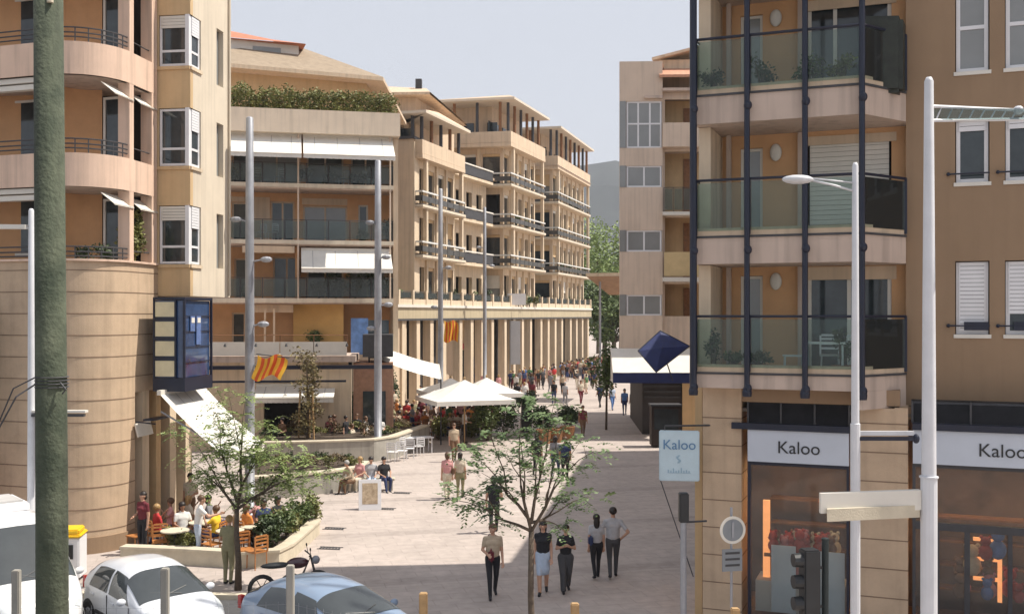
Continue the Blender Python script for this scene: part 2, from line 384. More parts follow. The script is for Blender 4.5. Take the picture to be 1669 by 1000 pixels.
# folded awning cassettes under the slabs, front and side
for i,z in enumerate((10.12,13.2)):
    a = df*5.6+nf*1.0; b = df*.3+nf*1.0; d = (b-a).normalized()
    m = MB().box(0,(b-a).length,-.25,-.05,z-.34,z-.2).box(0,(b-a).length,-.3,.1,z-.16,z-.02)
    m.build('awning_cassette', M['offwhite'], L1, loc=(a.x,a.y,0), rz=math.atan2(d.y,d.x))
    a = ns*1.0+ds*-.9; d = ds
    m = MB()
    for k in range(2):
        m.face([(k*1.45,.0,z-.12),(k*1.45+1.1,.0,z-.12),(k*1.45+1.1,-.42,z-.45),(k*1.45,-.42,z-.45)]).face([(k*1.45,-.01,z-.15),(k*1.45+1.1,-.01,z-.15),(k*1.45+1.1,-.43,z-.48),(k*1.45,-.43,z-.48)])
    m.build('half_folded_awning', M['offwhite'], L1, loc=(a.x,a.y,0), rz=math.atan2(d.y,d.x))
# projecting block with corner windows
SF = Fac((-9.66,31.3),(-9.25,34.2)); CF = Fac((-10.72,31.45),(-9.66,31.3))
blk = thing('x','x','x'); bpy.data.objects.remove(blk)
def sub_e(F, name):   # local offset transform of a facade line inside the building
    return (F.o.x-Lc.x, F.o.y-Lc.y, 0), F.rz
rows = [(8.1,9.87),(11.05,12.8),(14.05,15.6)]
lc_, rz_ = sub_e(CF,'c'); uc0, uc1 = .07, CF.L
m = MB().wall(0, CF.L, 7.15, 17, 0, .2, [(uc0, uc1+1, a, b) for a,b in rows]); m.build('block_wall', M['ochre'], L1, loc=lc_, rz=rz_)  # same cream block: shade put into a darker ochre on this side
ls_, rs_ = sub_e(SF,'s'); us1 = .75; ur0, ur1 = SF.u(353), SF.u(364)
m = MB().wall(.001, SF.L, 7.152, 17, 0, .2, [(-.2, us1, a, b) for a,b in rows]+[(ur0,ur1,8.07,9.8),(ur0,ur1,11.0,12.7),(ur0,ur1,13.9,15.7)])
m.face([(SF.L,0,7.15),(SF.L,6,7.15),(SF.L,6,17),(SF.L,0,17)]).face([(0,.02,7.15),(SF.L,.02,7.15),(SF.L,1.6,7.15),(0,1.2,7.15)])
m.build('block_wall', M['wallcream'], L1, loc=ls_, rz=rs_)
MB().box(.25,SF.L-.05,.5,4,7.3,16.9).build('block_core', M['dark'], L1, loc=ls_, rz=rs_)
for a,b in rows:
    MB().box(.0,uc1,-.05,.0,a-.1,a).build('window_sill', M['ochre'], L1, loc=lc_, rz=rz_)
    MB().box(.0,us1+.02,-.05,.0,a-.1,a-.001).build('window_sill', M['cream'], L1, loc=ls_, rz=rs_)
    o = window(L1, uc0+.02, uc1-.1, a+.02, b-.02, .04, M['white'], M['glass'], 0, (.3,), .07, blind=.25 if a<9 or a > 13 else 0, bm=M['offwhite']); o.location = lc_; o.rotation_euler = (0,0,rz_)
    o = window(L1, .12, us1-.03, a+.02, b-.02, .04, M['white'], M['glass'], 0, (.3,), .07, blind=.38, bm=M['white']); o.location = ls_; o.rotation_euler = (0,0,rs_)
    MB().box(-.02,.1,.03,.15,a,b).build('corner_mullion', M['white'], L1, loc=ls_, rz=rs_)
for a,b in ((8.07,9.8),(11.0,12.7),(13.9,15.7)):
    MB().box(ur0,ur1,.17,.19,a,b).build('slot_window', M['glassc'], L1, loc=ls_, rz=rs_)
# plants spilling at the lowest balcony come later (see planting)

# blue glass showcase box under the block
SB = thing('showcase_box', 'navy shop showcase box with cream slats and blue glass hung on the corner building', 'shop sign', (-10.45,30.35,0), math.atan2(-.14,.99))
m = MB(); X1 = .98; Y1 = 1.9
m.box(0,X1,0,Y1,4.36,4.75).box(0,X1,0,Y1,7.02,7.1).box(0,.05,0,.05,4.75,7.02).box(X1-.06,X1,0,.06,4.75,7.02).box(X1-.06,X1,Y1-.06,Y1,4.75,7.02).box(.66,.71,-.004,.05,4.75,7.02)
for k in range(1,4): m.box(.05,.66,0,.04,4.75+k*.57-.05,4.75+k*.57+.05)
m.build('frame', M['navy'], SB)
s_ = MB()
for k in range(4): s_.box(.06,.655,.02,.05,4.8+k*.57+(0 if k==0 else .02),4.8+(k+1)*.57-.12)
s_.build('slat_panel', mat('cream_panel',(.62,.56,.38),.6,.1,3), SB)
MB().box(.05,X1-.07,.07,Y1-.08,4.76,7.0).build('glass_case', M['bglass'], SB)
p_ = MB()
p_.box(X1-.05,X1-.03,.45,.75,6.1,6.55).box(X1-.05,X1-.03,.85,1.15,5.7,6.55)
p_.build('display_picture', mat('picture_blue',(.10,.16,.35),.5,.3,8), SB)
p_ = MB().box(X1-.045,X1-.02,.5,.7,6.35,6.5).box(X1-.045,X1-.02,.9,1.1,6.35,6.5); p_.build('display_print', M['offwhite'], SB)
m = MB()
for z in (5.2,5.65,6.1,6.55): m.box(X1-.05,X1-.035,.08,Y1-.08,z-.012,z+.012)
m.build('glazing_bar', M['navy'], SB)
# sloping white shop awning on the side
SW = thing('shop_awning', 'large white sloping awning over the cafe terrace of the corner building', 'awning', (-10.0,30.25,0), math.atan2(-.14,.99))
def slope_awning(root, W, D, zt, zb, n=10, cm='canvas', valance=.18, arms=True):
    m = MB()
    for i in range(n):
        for k in range(4):
            x0,x1 = -W/2+W*i/n, -W/2+W*(i+1)/n
            f0,f1 = k/4,(k+1)/4
            sag = lambda f: -.08*math.sin(PI*f)
            m.face([(x0,-D*f1,zt+(zb-zt)*f1+sag(f1)),(x1,-D*f1,zt+(zb-zt)*f1+sag(f1)),(x1,-D*f0,zt+(zb-zt)*f0+sag(f0)),(x0,-D*f0,zt+(zb-zt)*f0+sag(f0))])
    m.build('canopy', M[cm], root, smooth=True, weld=True)
    for i in range(1,n,2):
        x = -W/2+W*i/n; sm_ = MB()
        for k in range(4):
            f0,f1 = k/4,(k+1)/4; sm_.face([(x-.018,-D*f1,zt+(zb-zt)*f1-.08*math.sin(PI*f1)+.006),(x+.018,-D*f1,zt+(zb-zt)*f1-.08*math.sin(PI*f1)+.006),(x+.018,-D*f0,zt+(zb-zt)*f0-.08*math.sin(PI*f0)+.006),(x-.018,-D*f0,zt+(zb-zt)*f0-.08*math.sin(PI*f0)+.006)])
        sm_.build('canvas_seam', M['greyc'], root, weld=True)
    v = MB()
    for i in range(n*2):
        x0,x1 = -W/2+W*i/(n*2), -W/2+W*(i+1)/(n*2); q = .02*math.sin(i*1.7)
        v.face([(x0,-D-q,zb-valance),(x1,-D+q,zb-valance-.015),(x1,-D,zb),(x0,-D,zb)])
    v.build('valance', M[cm], root)
    MB().tube([(-W/2,-D,zb),(W/2,-D,zb)],.035,6).build('front_bar', M['offwhite'], root); MB().box(-W/2,W/2,-.02,.1,zt-.02,zt+.12).build('cassette', M['offwhite'], root)
    if arms:
        for x in (-W/2+.15, W/2-.15): MB().tube([(x,.05,zt-.5),(x,-D*.55,(zt+zb)/2-.25),(x,-D,zb)],.03,5).build('folding_arm', M['steel'], root)
# awning local: x along wall, -y outward. rotate so that outward = ns
SW.rotation_euler = (0,0,math.atan2(ds.y,ds.x)); SW.location = ((-10.05+.14*1.2),(30.3+1.1),0)
slope_awning(SW, 3.0, 1.95, 4.3, 2.55)
# small tilted shop sign and window on the base side
t = thing('tilted_shop_sign', 'small white tilted shop sign hung on the side of the rounded stone base', 'sign', tuple(Lc+ns*1.42+ds*.3)+(0,), math.atan2(ds.y,ds.x))
MB().box(-.15,.75,-.9,-.86,2.95,3.35).build('panel', M['offwhite'], t).rotation_euler = (R(-14),0,0)
MB().box(-.15,.75,-.62,-.3,3.55,3.6).tube([(0,0,3.5),(0,-.6,3.45)],.02,6).build('bracket', M['navy'], t)
t = thing('shop_sign_panel','tall navy shop panel at the far left edge of the stone base','sign',(-14.9,28.55,0),math.atan2(-df.y,-df.x))
MB().box(-.5,.52,-.12,-.02,2.9,7.0).build('panel', M['navy'], t); MB().box(-.5,.5,-.1,-.02,.4,2.85).build('lower_panel', mat('rust_panel',(.35,.09,.05),.7,.2,3), t)
MB().box(-.4,.42,-.13,-.12,4.0,6.4).build('face', mat('navy_face',(.02,.035,.12),.4,.3,2), t)

# ================= awning-terrace building =================
BF = Fac((-14.5,53.7),(-6.0,55.5))
B2 = thing('terrace_building', 'cream apartment building with white awnings, glass balconies and a hedge along its roof terrace', 'building', BF.loc(), BF.rz)
UL, UR = -4.0, BF.u(640)
UP = BF.u(651)
# back wall
hol = []
def bw(px0, px1, z0, z1): return (BF.u(px0,2.2), BF.u(px1,2.2), z0, z1)
wins = [bw(378,404,13.5,15.5), bw(412,490,13.5,15.6), bw(500,560,13.5,15.6), bw(572,620,13.5,15.6),
        bw(378,404,10.5,12.6), bw(441,480,10.5,12.7), bw(494,566,10.5,12.5), bw(584,600,11.1,12.6),
        bw(382,404,7.45,9.6), bw(445,490,7.45,9.7), bw(500,560,7.45,9.7), bw(570,628,7.45,9.7),
        bw(378,400,4.6,6.7)]
MB().wall(UL, UP-.1, 4.4, 16.0, 2.2, .25, wins).build('back_wall', M['orange'], B2)
for q in ((408,440,10.5,12.9),(566,640,10.5,12.9),(492,566,12.55,12.9),(376,405,12.62,12.9)):
    a = bw(*q); 
    if q[0] == 566: continue
    MB().box(a[0],a[1],2.17,2.198,a[2],a[3]).build('render_panel', M['beige'], B2)
for i,a in enumerate(wins):
    window(B2, *a, 2.3, M['beige'] if i != 7 else M['offwhite'], M['glassc'] if i in (1,6,11) else M['glass'], 1 if a[1]-a[0] > 1 else 0, (), .09)
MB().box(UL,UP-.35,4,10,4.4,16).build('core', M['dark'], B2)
for z,t_ in ((7.15,.3),(10.2,.28),(13.15,.28)):
    MB().box(UL,UR,-.02,2.45,z,z+t_).build('floor_slab', M['offwhite'] if 0 else M['fascia'], B2)
    MB().box(UL,UR+.04,-.1,-.02,z+.06,z+t_-.02).build('slab_edge', mat('light_edge',(.66,.58,.46),.8,.06,1.5,streak=.1), B2)
    railing(B2, [(UL,.03),(UR,.03),(UR,2.0)], z+t_, z+t_+1.05, M['charcoal'], M['railg2'], step=1.16, ps=.05)
MB().box(UL,UP,-.45,.3,16.0,17.2).box(UP-.3,UP,.3,6,16.0,17.2).build('roof_parapet', M['lbeige'], B2)
MB().box(UL,UP-.32,.3,8,16.05,16.4).build('roof_deck', M['fascia'], B2)
MB().box(UR+.05,UP-.05,.2,7,4.4,15.98).build('end_wall', M['beige'], B2)
# partition fins between flats
for px in (484,):
    u = BF.u(px,1)
    MB().box(u-.09,u+.09,.7,2.2,7.46,10.18).build('partition', M['orange'], B2)
# terrace-level painted screen wall and awning fascia
a = BF.u(570,1.2); MB().prism([(BF.u(478,1.5),1.6),(BF.u(560,.6),.7),(BF.u(560,.6),.9),(BF.u(478,1.5),1.8)],4.45,7.14).build('screen_wall', mat('terrace_yellow',(.58,.36,.13),.9,.1,1.2), B2)
MB().box(BF.u(400),BF.u(478),.6,1.2,6.7,7.1).build('awning_cassette', M['beige'], B2)
MB().box(BF.u(395),BF.u(480),-.05,.6,9.8,10.15).build('awning_cassette', M['beige'], B2)
for px in (430,445): MB().box(BF.u(px),BF.u(px)+.1,.2,.3,4.5,6.9).build('post', M['beige'], B2)
# penthouse and roofs

def rel(p): return BF.d.dot(Vector(p)-BF.o), BF.n.dot(Vector(p)-BF.o)
p0, p1 = rel((-19,57.4)), rel((-8.6,61.6)); q1 = rel((-8.2,74)); q0 = rel((-22,74))
MB().prism([p0,p1,q1,q0],16.4,20.2).build('penthouse_wall', M['ochre'], B2)
e0, e1, e2, e3 = rel((-19,56.0)), rel((-7.5,60.8)), rel((-7.6,75)), rel((-22,75))
MB().prism([e0,e1,e2,e3],20.2,20.42).build('eave', M['beige'], B2)
r0, r1 = rel((-13.6,63.5)), rel((-13.4,69))
m = MB(); E = [(*e0,20.42),(*e1,20.42),(*e2,20.42),(*e3,20.42)]; K0 = (*r0,23.1); K1 = (*r1,23.3)
m.face([E[0],E[1],K0]).face([E[1],E[2],K1,K0]).face([E[2],E[3],K1]).face([E[3],E[0],K0,K1]); m.build('hip_roof', mat('brown_roof',(.30,.235,.17),.9,.15,3,.5,25), B2)
d0, d1 = rel((-16.6,60.2)), rel((-12.6,61.6)); d2, d3 = rel((-14.6,66)), rel((-19,65))
MB().prism([d0,d1,d2,d3],20.5,22.55).build('roof_storey', M['offwhite'], B2)
g0,g1,g2,g3 = rel((-18.5,59.3)), rel((-12.1,61.2)), rel((-14.0,67)), rel((-20,65.5))
m = MB(); m.face([(*g0,22.55),(*g1,22.45),(*rel((-14.7,63.8)),23.4),(*rel((-18,63)),23.9)]).face([(*g1,22.45),(*g2,22.5),(*rel((-14.7,63.8)),23.4)]).face([(*g0,22.52),(*g3,22.5),(*g2,22.48),(*g1,22.42)]); m.build('tiled_roof', M['rtile'], B2)
m = MB(); h = [rel((-17,58.0)),rel((-13.6,59.3)),rel((-14.8,61.2)),rel((-17.5,60.3))]
m.face([(*h[0],20.6),(*h[1],20.6),(*h[2],21.2),(*h[3],21.5)]).face([(*h[0],20.45),(*h[1],20.45),(*h[1],20.6),(*h[0],20.6)]); m.build('tiled_roof', M['rtile'], B2)
w_ = MB().box(0,1.6,-.03,.03,21.2,22.2); dd=(Vector(d1)-Vector(d0)).normalized(); o = w_.build('roof_window', M['glassc'], B2, loc=(d0[0]+dd.x*1.6,d0[1]+dd.y*1.6-.02,0), rz=math.atan2(dd.y,dd.x))

def front_awning(px0, px1, zt, zb, out, label, F=BF):
    u0, u1 = F.u(px0), F.u(px1); c = F.w((u0+u1)/2, .1)
    t = thing('balcony_awning', label, 'awning', (c.x,c.y,0), F.rz, 'white awnings over the terrace building balconies')
    slope_awning(t, u1-u0, out, zt, zb, 8, valance=.2, arms=False); return t
front_awning(360,491,15.9,14.75,1.6,'white awning over the top balcony, left one of the pair')
front_awning(494,640,15.9,14.75,1.6,'white awning over the top balcony, right one of the pair')
front_awning(491,637,9.95,8.95,1.3,'lone white awning shading the first balcony under the glass railing')

for u_ in (UP-.5, BF.u(486,.0)): MB().tube([(u_,-.06 if u_ < UR else .14,7.2),(u_,-.06 if u_ < UR else .14,16.0)],.045,6).build('downpipe', M['greybeige'], B2)
o = MB().tube([(SF.L-.14,-.05,7.2),(SF.L-.14,-.05,17)],.04,6).build('downpipe', M['wallcream'], L1, loc=ls_, rz=rs_)
# podium with shop fronts under the terrace
PD = Fac((-15.5,49.6),(-7.8,50.4))
PO = thing('shop_podium', 'low cream podium with white parapet panels and a dark cafe opening below the terrace building', 'building', PD.loc(), PD.rz)
ur = PD.u(566)
MB().wall(-2, ur, 0, 4.3, .8, .3, [(PD.u(430,.8),PD.u(500,.8),0,2.9)]).build('front_wall', M['cream'], PO)
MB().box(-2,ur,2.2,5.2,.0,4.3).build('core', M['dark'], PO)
MB().box(-2,ur+.4,.0,4.1,4.3,4.6).build('terrace_slab', M['fascia'], PO)
m = MB(); n = 6; 
for k in range(n): m.box(-2+(ur+2)*k/n+.02,-2+(ur+2)*(k+1)/n-.02,-.05,0,4.62,5.28)
m.build('parapet_panel', M['offwhite'], PO)
railing(PO, [(-2,.05),(ur,.05)], 5.28, 5.6, M['wood'], step=1.5, ps=.04)
for k in range(7):
    u = -1+(ur+1)*k/6; b = MB().tube([(u,-.05,5.2),(u,-.3,5.15)],.02,5).lathe([(.03,0),(.07,-.12),(.06,-.14)],(u,-.32,5.2),8); b.build('spotlight', M['charcoal'], PO)
m = MB().box(-2,PD.u(640,-.6),-.75,-.6,4.0,4.18).box(-2,ur,-1.1,-.95,3.4,3.5)
m.build('navy_beam', M['navy'], PO)
m = MB().prism([(PD.u(512),.5),(PD.u(572),.5),(PD.u(572),.79),(PD.u(512),.79)],0,4.0); m.build('side_wall', M['cream'], PO)
MB().prism([(PD.u(574),1.2),(PD.u(640),1.2),(PD.u(640),4.4),(PD.u(574),4.4)],0,4.2).build('brick_wall', mat('pinkish_brick',(.38,.22,.15),.9,.2,5,.3,40), PO)
MB().box(PD.u(590),PD.u(628),1.14,1.19,.1,2.8).build('shop_window', M['glass'], PO)
MB().box(PD.u(590),PD.u(640),.8,3,4.5,5.6).build('dark_canopy', M['charcoal'], PO)
c = PD.w(PD.u(480),.7)
t = thing('shop_awning', 'white canopy over the dark cafe opening behind the yellow and orange flag', 'awning', (c.x,c.y,0), PD.rz)
slope_awning(t, PD.u(543)-PD.u(412), 1.5, 3.1, 2.65, 8, valance=.22, arms=False)
# blue kiosk window right of the podium
w_ = MB().box(BF.u(572,-.5),BF.u(600,-.5),-.5,-.4,4.5,6.4); o = w_.build('blue_poster_window', mat('blue_poster',(.12,.22,.45),.4,.4,3), B2)
MB().box(BF.u(600,-.5),BF.u(634,-.5),-.5,-.4,4.3,6.3).build('dark_window', M['glass'], B2)
# ================= arcade and the three street apartment blocks =================
AF = Fac((-9.4,60.0-5.1),(8.8,107.5))   # arcade front line
AF = Fac((-8.89,70.2),(9.4,123.4))
AR = thing('arcade', 'long beige ground-floor arcade with pale columns carrying a flat band, below the street apartments', 'arcade', AF.loc(), AF.rz)
LA = AF.L
MB().box(0,LA,0,7.5,6.25,7.28).build('band', mat('band_beige',(.44,.37,.25),.85,.08,.8,streak=.12), AR)
MB().box(-.02,LA+.1,-.12,0,7.1,7.3).build('band_cornice', M['offwhite'], AR)
MB().box(-.02,LA+.1,-.06,0,6.15,6.29).build('band_soffit', M['charcoal'], AR)
MB().box(1,LA,3.4,7.4,0,6.24).build('shop_wall', M['ochre'], AR)
MB().box(0,4.8,.25,7.4,0,6.24).build('end_pier', M['beige'], AR)
k = 0; u = 4.0
while u < LA:
    MB().box(u-.3,u+.3,.08,.7,.25,6.24).box(u-.33,u+.33,.02,.68,0,.25).build('column', M['cream'], AR, weld=False)
    k += 1; u += 2.5 if k % 4 else 3.4
u = 5.4; k = 0
while u < LA-1.5:
    z1 = (3.0,3.4,2.7)[k%3]
    o = MB().box(u-.7,u+.7,3.33,3.39,.05,z1).build('shop_door', M['glass'] if k % 2 else M['bglass'], AR)
    if k % 3 == 1: MB().box(u-.9,u+.9,3.1,3.38,z1+.1,z1+.6).build('shop_sign', (M['offwhite'],M['navy'],M['red'])[(k//3)%3], AR)
    u += 2.6; k += 1
# terrace wall, little piers and rails over the band
for k in range(24):
    u = .6+k*(LA-1)/23.
    MB().box(u-.14,u+.14,-.05,.2,7.31,8.35).build('terrace_pier', M['cream'], AR)
MB().box(0,LA,0,.12,7.29,7.7).build('terrace_parapet', M['cream'], AR)
railing(AR, [(0,.1),(LA,.1)], 7.7, 8.25, M['charcoal'], M['railg2'], step=2.0, ps=.03)

def block(name, label, c0, c1, s1, levels, top, capz, top_open=True, bay=1.75, wrap=1.0, balc_from=0.0, split=False):
    """c0-c1 face towards the square, c1-s1 face along the street"""
    cf, sf = Fac(c0, c1), Fac(c1, s1)
    root = thing(name, label, 'building', (c1[0],c1[1],0), 0)
    def put(o, F): o.location = (F.o.x-c1[0], F.o.y-c1[1], 0); o.rotation_euler = (0,0,F.rz); return o
    zb = levels[0]; ztop = levels[-1]
    back = [Vector(s1)+sf.n*9, Vector(c0)+cf.n*9]
    def poly(out):
        # outline: cam face then street face, pushed outwards by out
        a = Vector(c0)-cf.n*out; e = Vector(s1)-sf.n*out
        # corner
        n1, n2 = -cf.n, -sf.n; bis = (n1+n2).normalized(); cc = Vector(c1)+bis*(out/max(.3,bis.dot(n1)))
        return [tuple(p-Vector(c1)) for p in (a, cc, e)]
    pin = poly(-.9); bk = [tuple(p-Vector(c1)) for p in back]
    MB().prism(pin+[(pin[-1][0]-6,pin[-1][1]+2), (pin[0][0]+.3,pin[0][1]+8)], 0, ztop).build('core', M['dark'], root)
    # outer walls with tall openings per bay
    for F, nm in ((cf,'c'),(sf,'s')):
        n = max(1, round(F.L/bay)); hol = []
        for lv in levels[:-1]:
            for i in range(n):
                u0 = F.L*i/n; u1 = F.L*(i+1)/n; hol.append((u0+.3,u1-.3,lv+.05,lv+2.85))
        a = F.L*.0
        put(MB().wall(0,F.L,6.9,ztop,.0,.3,hol).build('wall', M['cream'] if nm == 's' else M['beige'], root), F)  # street faces a lighter render: sun put into the colour
        m = MB()
        for i in range(1,n): m.box(F.L*i/n-.16,F.L*i/n+.16,-.14,-.002,zb,ztop)
        if n > 1: put(m.build('pilaster', M['cream'], root), F)
        for q,h in enumerate(hol):
            if (q*7+len(hol)) % 4 == 0: continue
            o = MB().box(h[0]+.02,h[1]-.02,.2,.24,h[2],h[3]).build('window', M['glassc'] if q % 5 == 2 else M['glass'], root); put(o, F)
            put(MB().box(h[0]+.02,h[1]-.02,.1,.19,h[3]-(.25,.25,1.2,.6,.25)[q%5],h[3]-.01).build('shutter_box', M['ochre'] if q%2 else M['offwhite'], root), F)
    # balconies
    lo = 1 if True else 0
    for lv in levels[1:-1]:
        po = poly(wrap); pi = poly(.0)
        MB().ribbon(po, pi, lv-.30, lv-.04).build('balcony_slab', M['cream'], root)
        MB().ribbon(poly(wrap+.05), poly(wrap), lv-.22, lv-.05).build('slab_edge', MATS['light_edge'], root)
        m = MB().ribbon(poly(wrap-.04), poly(wrap-.08), lv+.22, lv+.62); o = m.build('balcony_panel', mat('smoked_panel',(.075,.072,.068),.35,.25,1.5), root)
        MB().ribbon(poly(wrap+.0), poly(wrap-.12), lv+.86, lv+.98).build('handrail', mat('rail_pale',(.62,.62,.60),.5,.1,3), o)
        pm = MB(); pp = [Vector((*q,0)) for q in poly(wrap-.06)]
        for a_,b_ in zip(pp,pp[1:]):
            nn = max(1,round((b_-a_).length/1.3))
            for i_ in range(nn+1): c_ = a_+(b_-a_)*i_/nn; pm.box(c_.x-.03,c_.x+.03,c_.y-.03,c_.y+.03,lv-.04,lv+.86)
        pm.ribbon(poly(wrap-.03), poly(wrap-.09), lv-.04, lv+.02); pm.build('baluster', M['charcoal'], o)
        for (F_,u_) in ((sf,.25),(sf,sf.L-.3),(cf,.2)): put(MB().box(u_-.15,u_+.15,-wrap+.1,-wrap+.38,lv,levels[levels.index(lv)+1]-.3).build('balcony_pillar', M['cream'], root), F_)
    if top_open:
        # solid parapet round the loggia storey
        z = ztop
        MB().ribbon(poly(wrap), poly(0), z-.35, z-.02).build('cornice', M['beige'], root)
        MB().ribbon(poly(wrap-.02), poly(wrap-.2), z, z+1.0).build('loggia_parapet', M['beige'], root)
        MB().prism(poly(.9)[:3]+[tuple(bk[0]),tuple(bk[1])], z-.02, z+.02).build('loggia_floor', M['fascia'], root)
        pc = poly(-1.6)
        MB().prism(pc+[(pc[-1][0]-5,pc[-1][1]+2),(pc[0][0]+.5,pc[0][1]+7)], z, top).build('loggia_wall', M['beige'], root)
        for F in (cf, sf):
            n = max(2, round(F.L/2.1))
            for i in range(n+1):
                put(MB().lathe([(.15,z+.02),(.14,top)],(F.L*i/n*.96+.1,-.45,0),8).build('loggia_column', M['wood'] if i % 2 else M['charcoal'], root), F)
            m = MB()
            for i in range(n): put(MB().box(F.L*i/n+.4,F.L*i/n+1.35,1.5,1.58,z+.3,z+2.3).build('loggia_window', M['glass'], root), F)
    # hip roof
    pe = poly(wrap+.45); ext = [ (pe[-1][0]-10, pe[-1][1]+3), (pe[0][0]-.5, pe[0][1]+12)]
    MB().prism(pe+ext, top, top+.2).build('eave', mat('eave_cream',(.60,.52,.42),.8,.06,1.5), root)
    m = MB(); E = [(*p,top+.2) for p in pe]+[(*p,top+.2) for p in ext]
    cx = sum(p[0] for p in E)/5; cy = sum(p[1] for p in E)/5
    mid = (Vector(pe[0])+Vector(pe[1])+Vector(pe[2]))/3 + cf.n*4.5
    R0 = (mid.x, mid.y, capz); R1 = (mid.x+cf.n.x*5-2, mid.y+cf.n.y*5, capz+.1)
    m.face([E[0],E[1],R0]).face([E[1],E[2],R1,R0]).face([E[2],E[3],R1]).face([E[3],E[4],R1]).face([E[4],E[0],R0,R1])
    m.build('tiled_roof', M['btile'], root)
    return root, put, cf, sf
bA = block('apartment_block', 'nearest street apartment block with a blank beige end wall and short projecting balconies', (-11.23,78.3),(-7.14,77.2),(-4.68,84.7), [7.3,10.99,14.67,18.36], 21.2, 22.7, bay=1.9, wrap=.95)
bB = block('apartment_block', 'middle street apartment block with wrapped corner balconies and a tiled hip roof', (-7.37,96.2),(-.81,94.8),(2.28,103.9), [7.3,10.99,14.67,18.36,22.04], 25.8, 27.9, bay=2.0, wrap=1.1)
bC = block('apartment_block', 'farthest street apartment block with a row of dark loggia columns under its roof', (-.23,110),(4.21,109),(8.5,123.6), [7.3,10.99,14.67,18.36,22.04], 25.8, 27.5, bay=2.1, wrap=.8)
# blank end wall of the nearest block in front of its cam face
root, put, cf, sf = bA
ue = cf.u(673,-1.1)
put(MB().box(-2.5,ue,-1.1,-.02,7.3,19.4).build('end_wall', M['beige'], root), cf)
put(MB().box(ue,ue+.12,-1.1,-.02,7.3,19.2).build('end_strip', M['cream'], root), cf)
put(MB().box(-2.5,ue+.15,-1.2,.1,19.4,19.6).build('end_coping', M['charcoal'], root), cf)
# link building between blocks one and two
LK = thing('link_building', 'low linking apartment wing with stacked balconies set between two street apartment blocks', 'building', (-4.68,84.9,0), 0)
lf = Fac((-5.73,85.6),(-2.34,94.3))
m = MB(); hol = [(u+.3,u+1.5,l,l+2.4) for u in (.2,2.4,4.6,6.8) for l in (7.4,11.1,14.8)]
o = m.wall(-2,lf.L,6.9,18.3,0,.3,hol).build('wall', M['cream'], LK); o.location = (lf.o.x+4.68, lf.o.y-84.9,0); o.rotation_euler = (0,0,lf.rz)
o = MB().box(-2,lf.L,.5,6,6.9,18.2).build('core', M['dark'], LK); o.location = (lf.o.x+4.68, lf.o.y-84.9,0); o.rotation_euler = (0,0,lf.rz)
for lv in (10.99,14.67,18.36):
    for nm,mm_,b in (('balcony_slab','cream',(-.5,lf.L-1,-1.1,0,lv-.28,lv-.05)),('balcony_panel','charcoal',(-.5,lf.L-1,-1.08,-1.0,lv+.02,lv+.8)),('handrail','offwhite',(-.5,lf.L-1,-1.14,-1.02,lv+.84,lv+.95))):
        o = MB().box(*b).build(nm, M[mm_], LK); o.location = (lf.o.x+4.68, lf.o.y-84.9,0); o.rotation_euler = (0,0,lf.rz)
o = MB().box(-3,lf.L+.3,-.9,6,18.6,18.8).build('roof_slab', M['btile'], LK); o.location = (lf.o.x+4.68, lf.o.y-84.9,0); o.rotation_euler = (0,0,lf.rz)
# roofs showing behind the hedge
RB = thing('rear_building', 'apartment block whose pale tiled roof rises just behind the roof terrace hedge', 'building', (-9,80,0), 0)
m = MB().prism([(-9,2),(1.6,0),(4,10),(-9,12)],0,23.4); m.build('wall', M['beige'], RB)
m = MB(); m.face([(-11,-.4,23.4),(2.8,-1.2,23.4),(2.0,5,25.0),(-11,5,25.6)]).face([(2.8,-1.2,23.4),(5,12,23.4),(2.0,5,25.0)]).face([(-11,-.4,23.2),(-11,12,23.2),(5,12,23.2),(2.8,-1.2,23.2)]).face([(-11,-.4,23.2),(2.8,-1.2,23.2),(2.8,-1.2,23.4),(-11,-.4,23.4)]).face([(-11,5,25.6),(2,5,25),(5,12,23.4),(-11,12,23.4)])
m.build('tiled_roof', M['btile'], RB)
MB().box(1.2,1.7,4.2,4.8,24.4,25.6).build('chimney', M['charcoal'], RB)

# ================= right far building =================
QF = Fac((5.88,57.0),(10.6,56.8))
R2 = thing('bay_window_building', 'beige apartment building with white ribbon windows in a corner bay and small orange balconies', 'building', QF.loc(), QF.rz)
ub = QF.u(1080); rt = 20.4
rw = [(QF.z(1045,241),QF.z(1045,165)),(QF.z(1045,305),QF.z(1045,270)),(QF.z(1045,410),QF.z(1045,375)),(QF.z(1045,514),QF.z(1045,480))]
m = MB().wall(0,ub,4.6,rt,0,.22,[(.35,ub-.02,a,b) for a,b in rw]); m.face([(0,0,4.6),(2.9,14,4.6),(2.9,14,rt),(0,0,rt)]).face([(0,0,4.61),(ub,0,4.61),(ub,14,4.61),(2.9,14,4.61)]).face([(0,0,rt),(ub,0,rt),(ub+2,14,rt-.01),(2.9,14,rt-.01)])
m.build('bay_wall', M['greybeige'], R2)
MB().prism([(.4,1.0),(ub-.1,1.0),(4.2,13),(3.1,13)],4.7,20.2).build('bay_core', M['dark'], R2)
for k,(a,b) in enumerate(rw):
    window(R2, .38, ub-.05, a, b, .06, M['white'], M['glassc'], 2 if k == 0 else 1, (.52,) if k == 0 else (), .09)
    MB().box(0,.34,-.03,.0,a,b).build('corner_pane', M['glassc'], R2)
wr = 7.0
lev = [(QF.z(1100,515),QF.z(1100,462)),(QF.z(1100,455)+.12,QF.z(1100,353)),(QF.z(1100,348)+.1,QF.z(1100,245)),(QF.z(1100,240)+.1,QF.z(1100,160))]
MB().wall(ub,wr,4.6,18.9,.3,.3,[(ub+.15,wr-.4,a,b) for a,b in lev]).build('side_wall', M['greybeige'], R2)
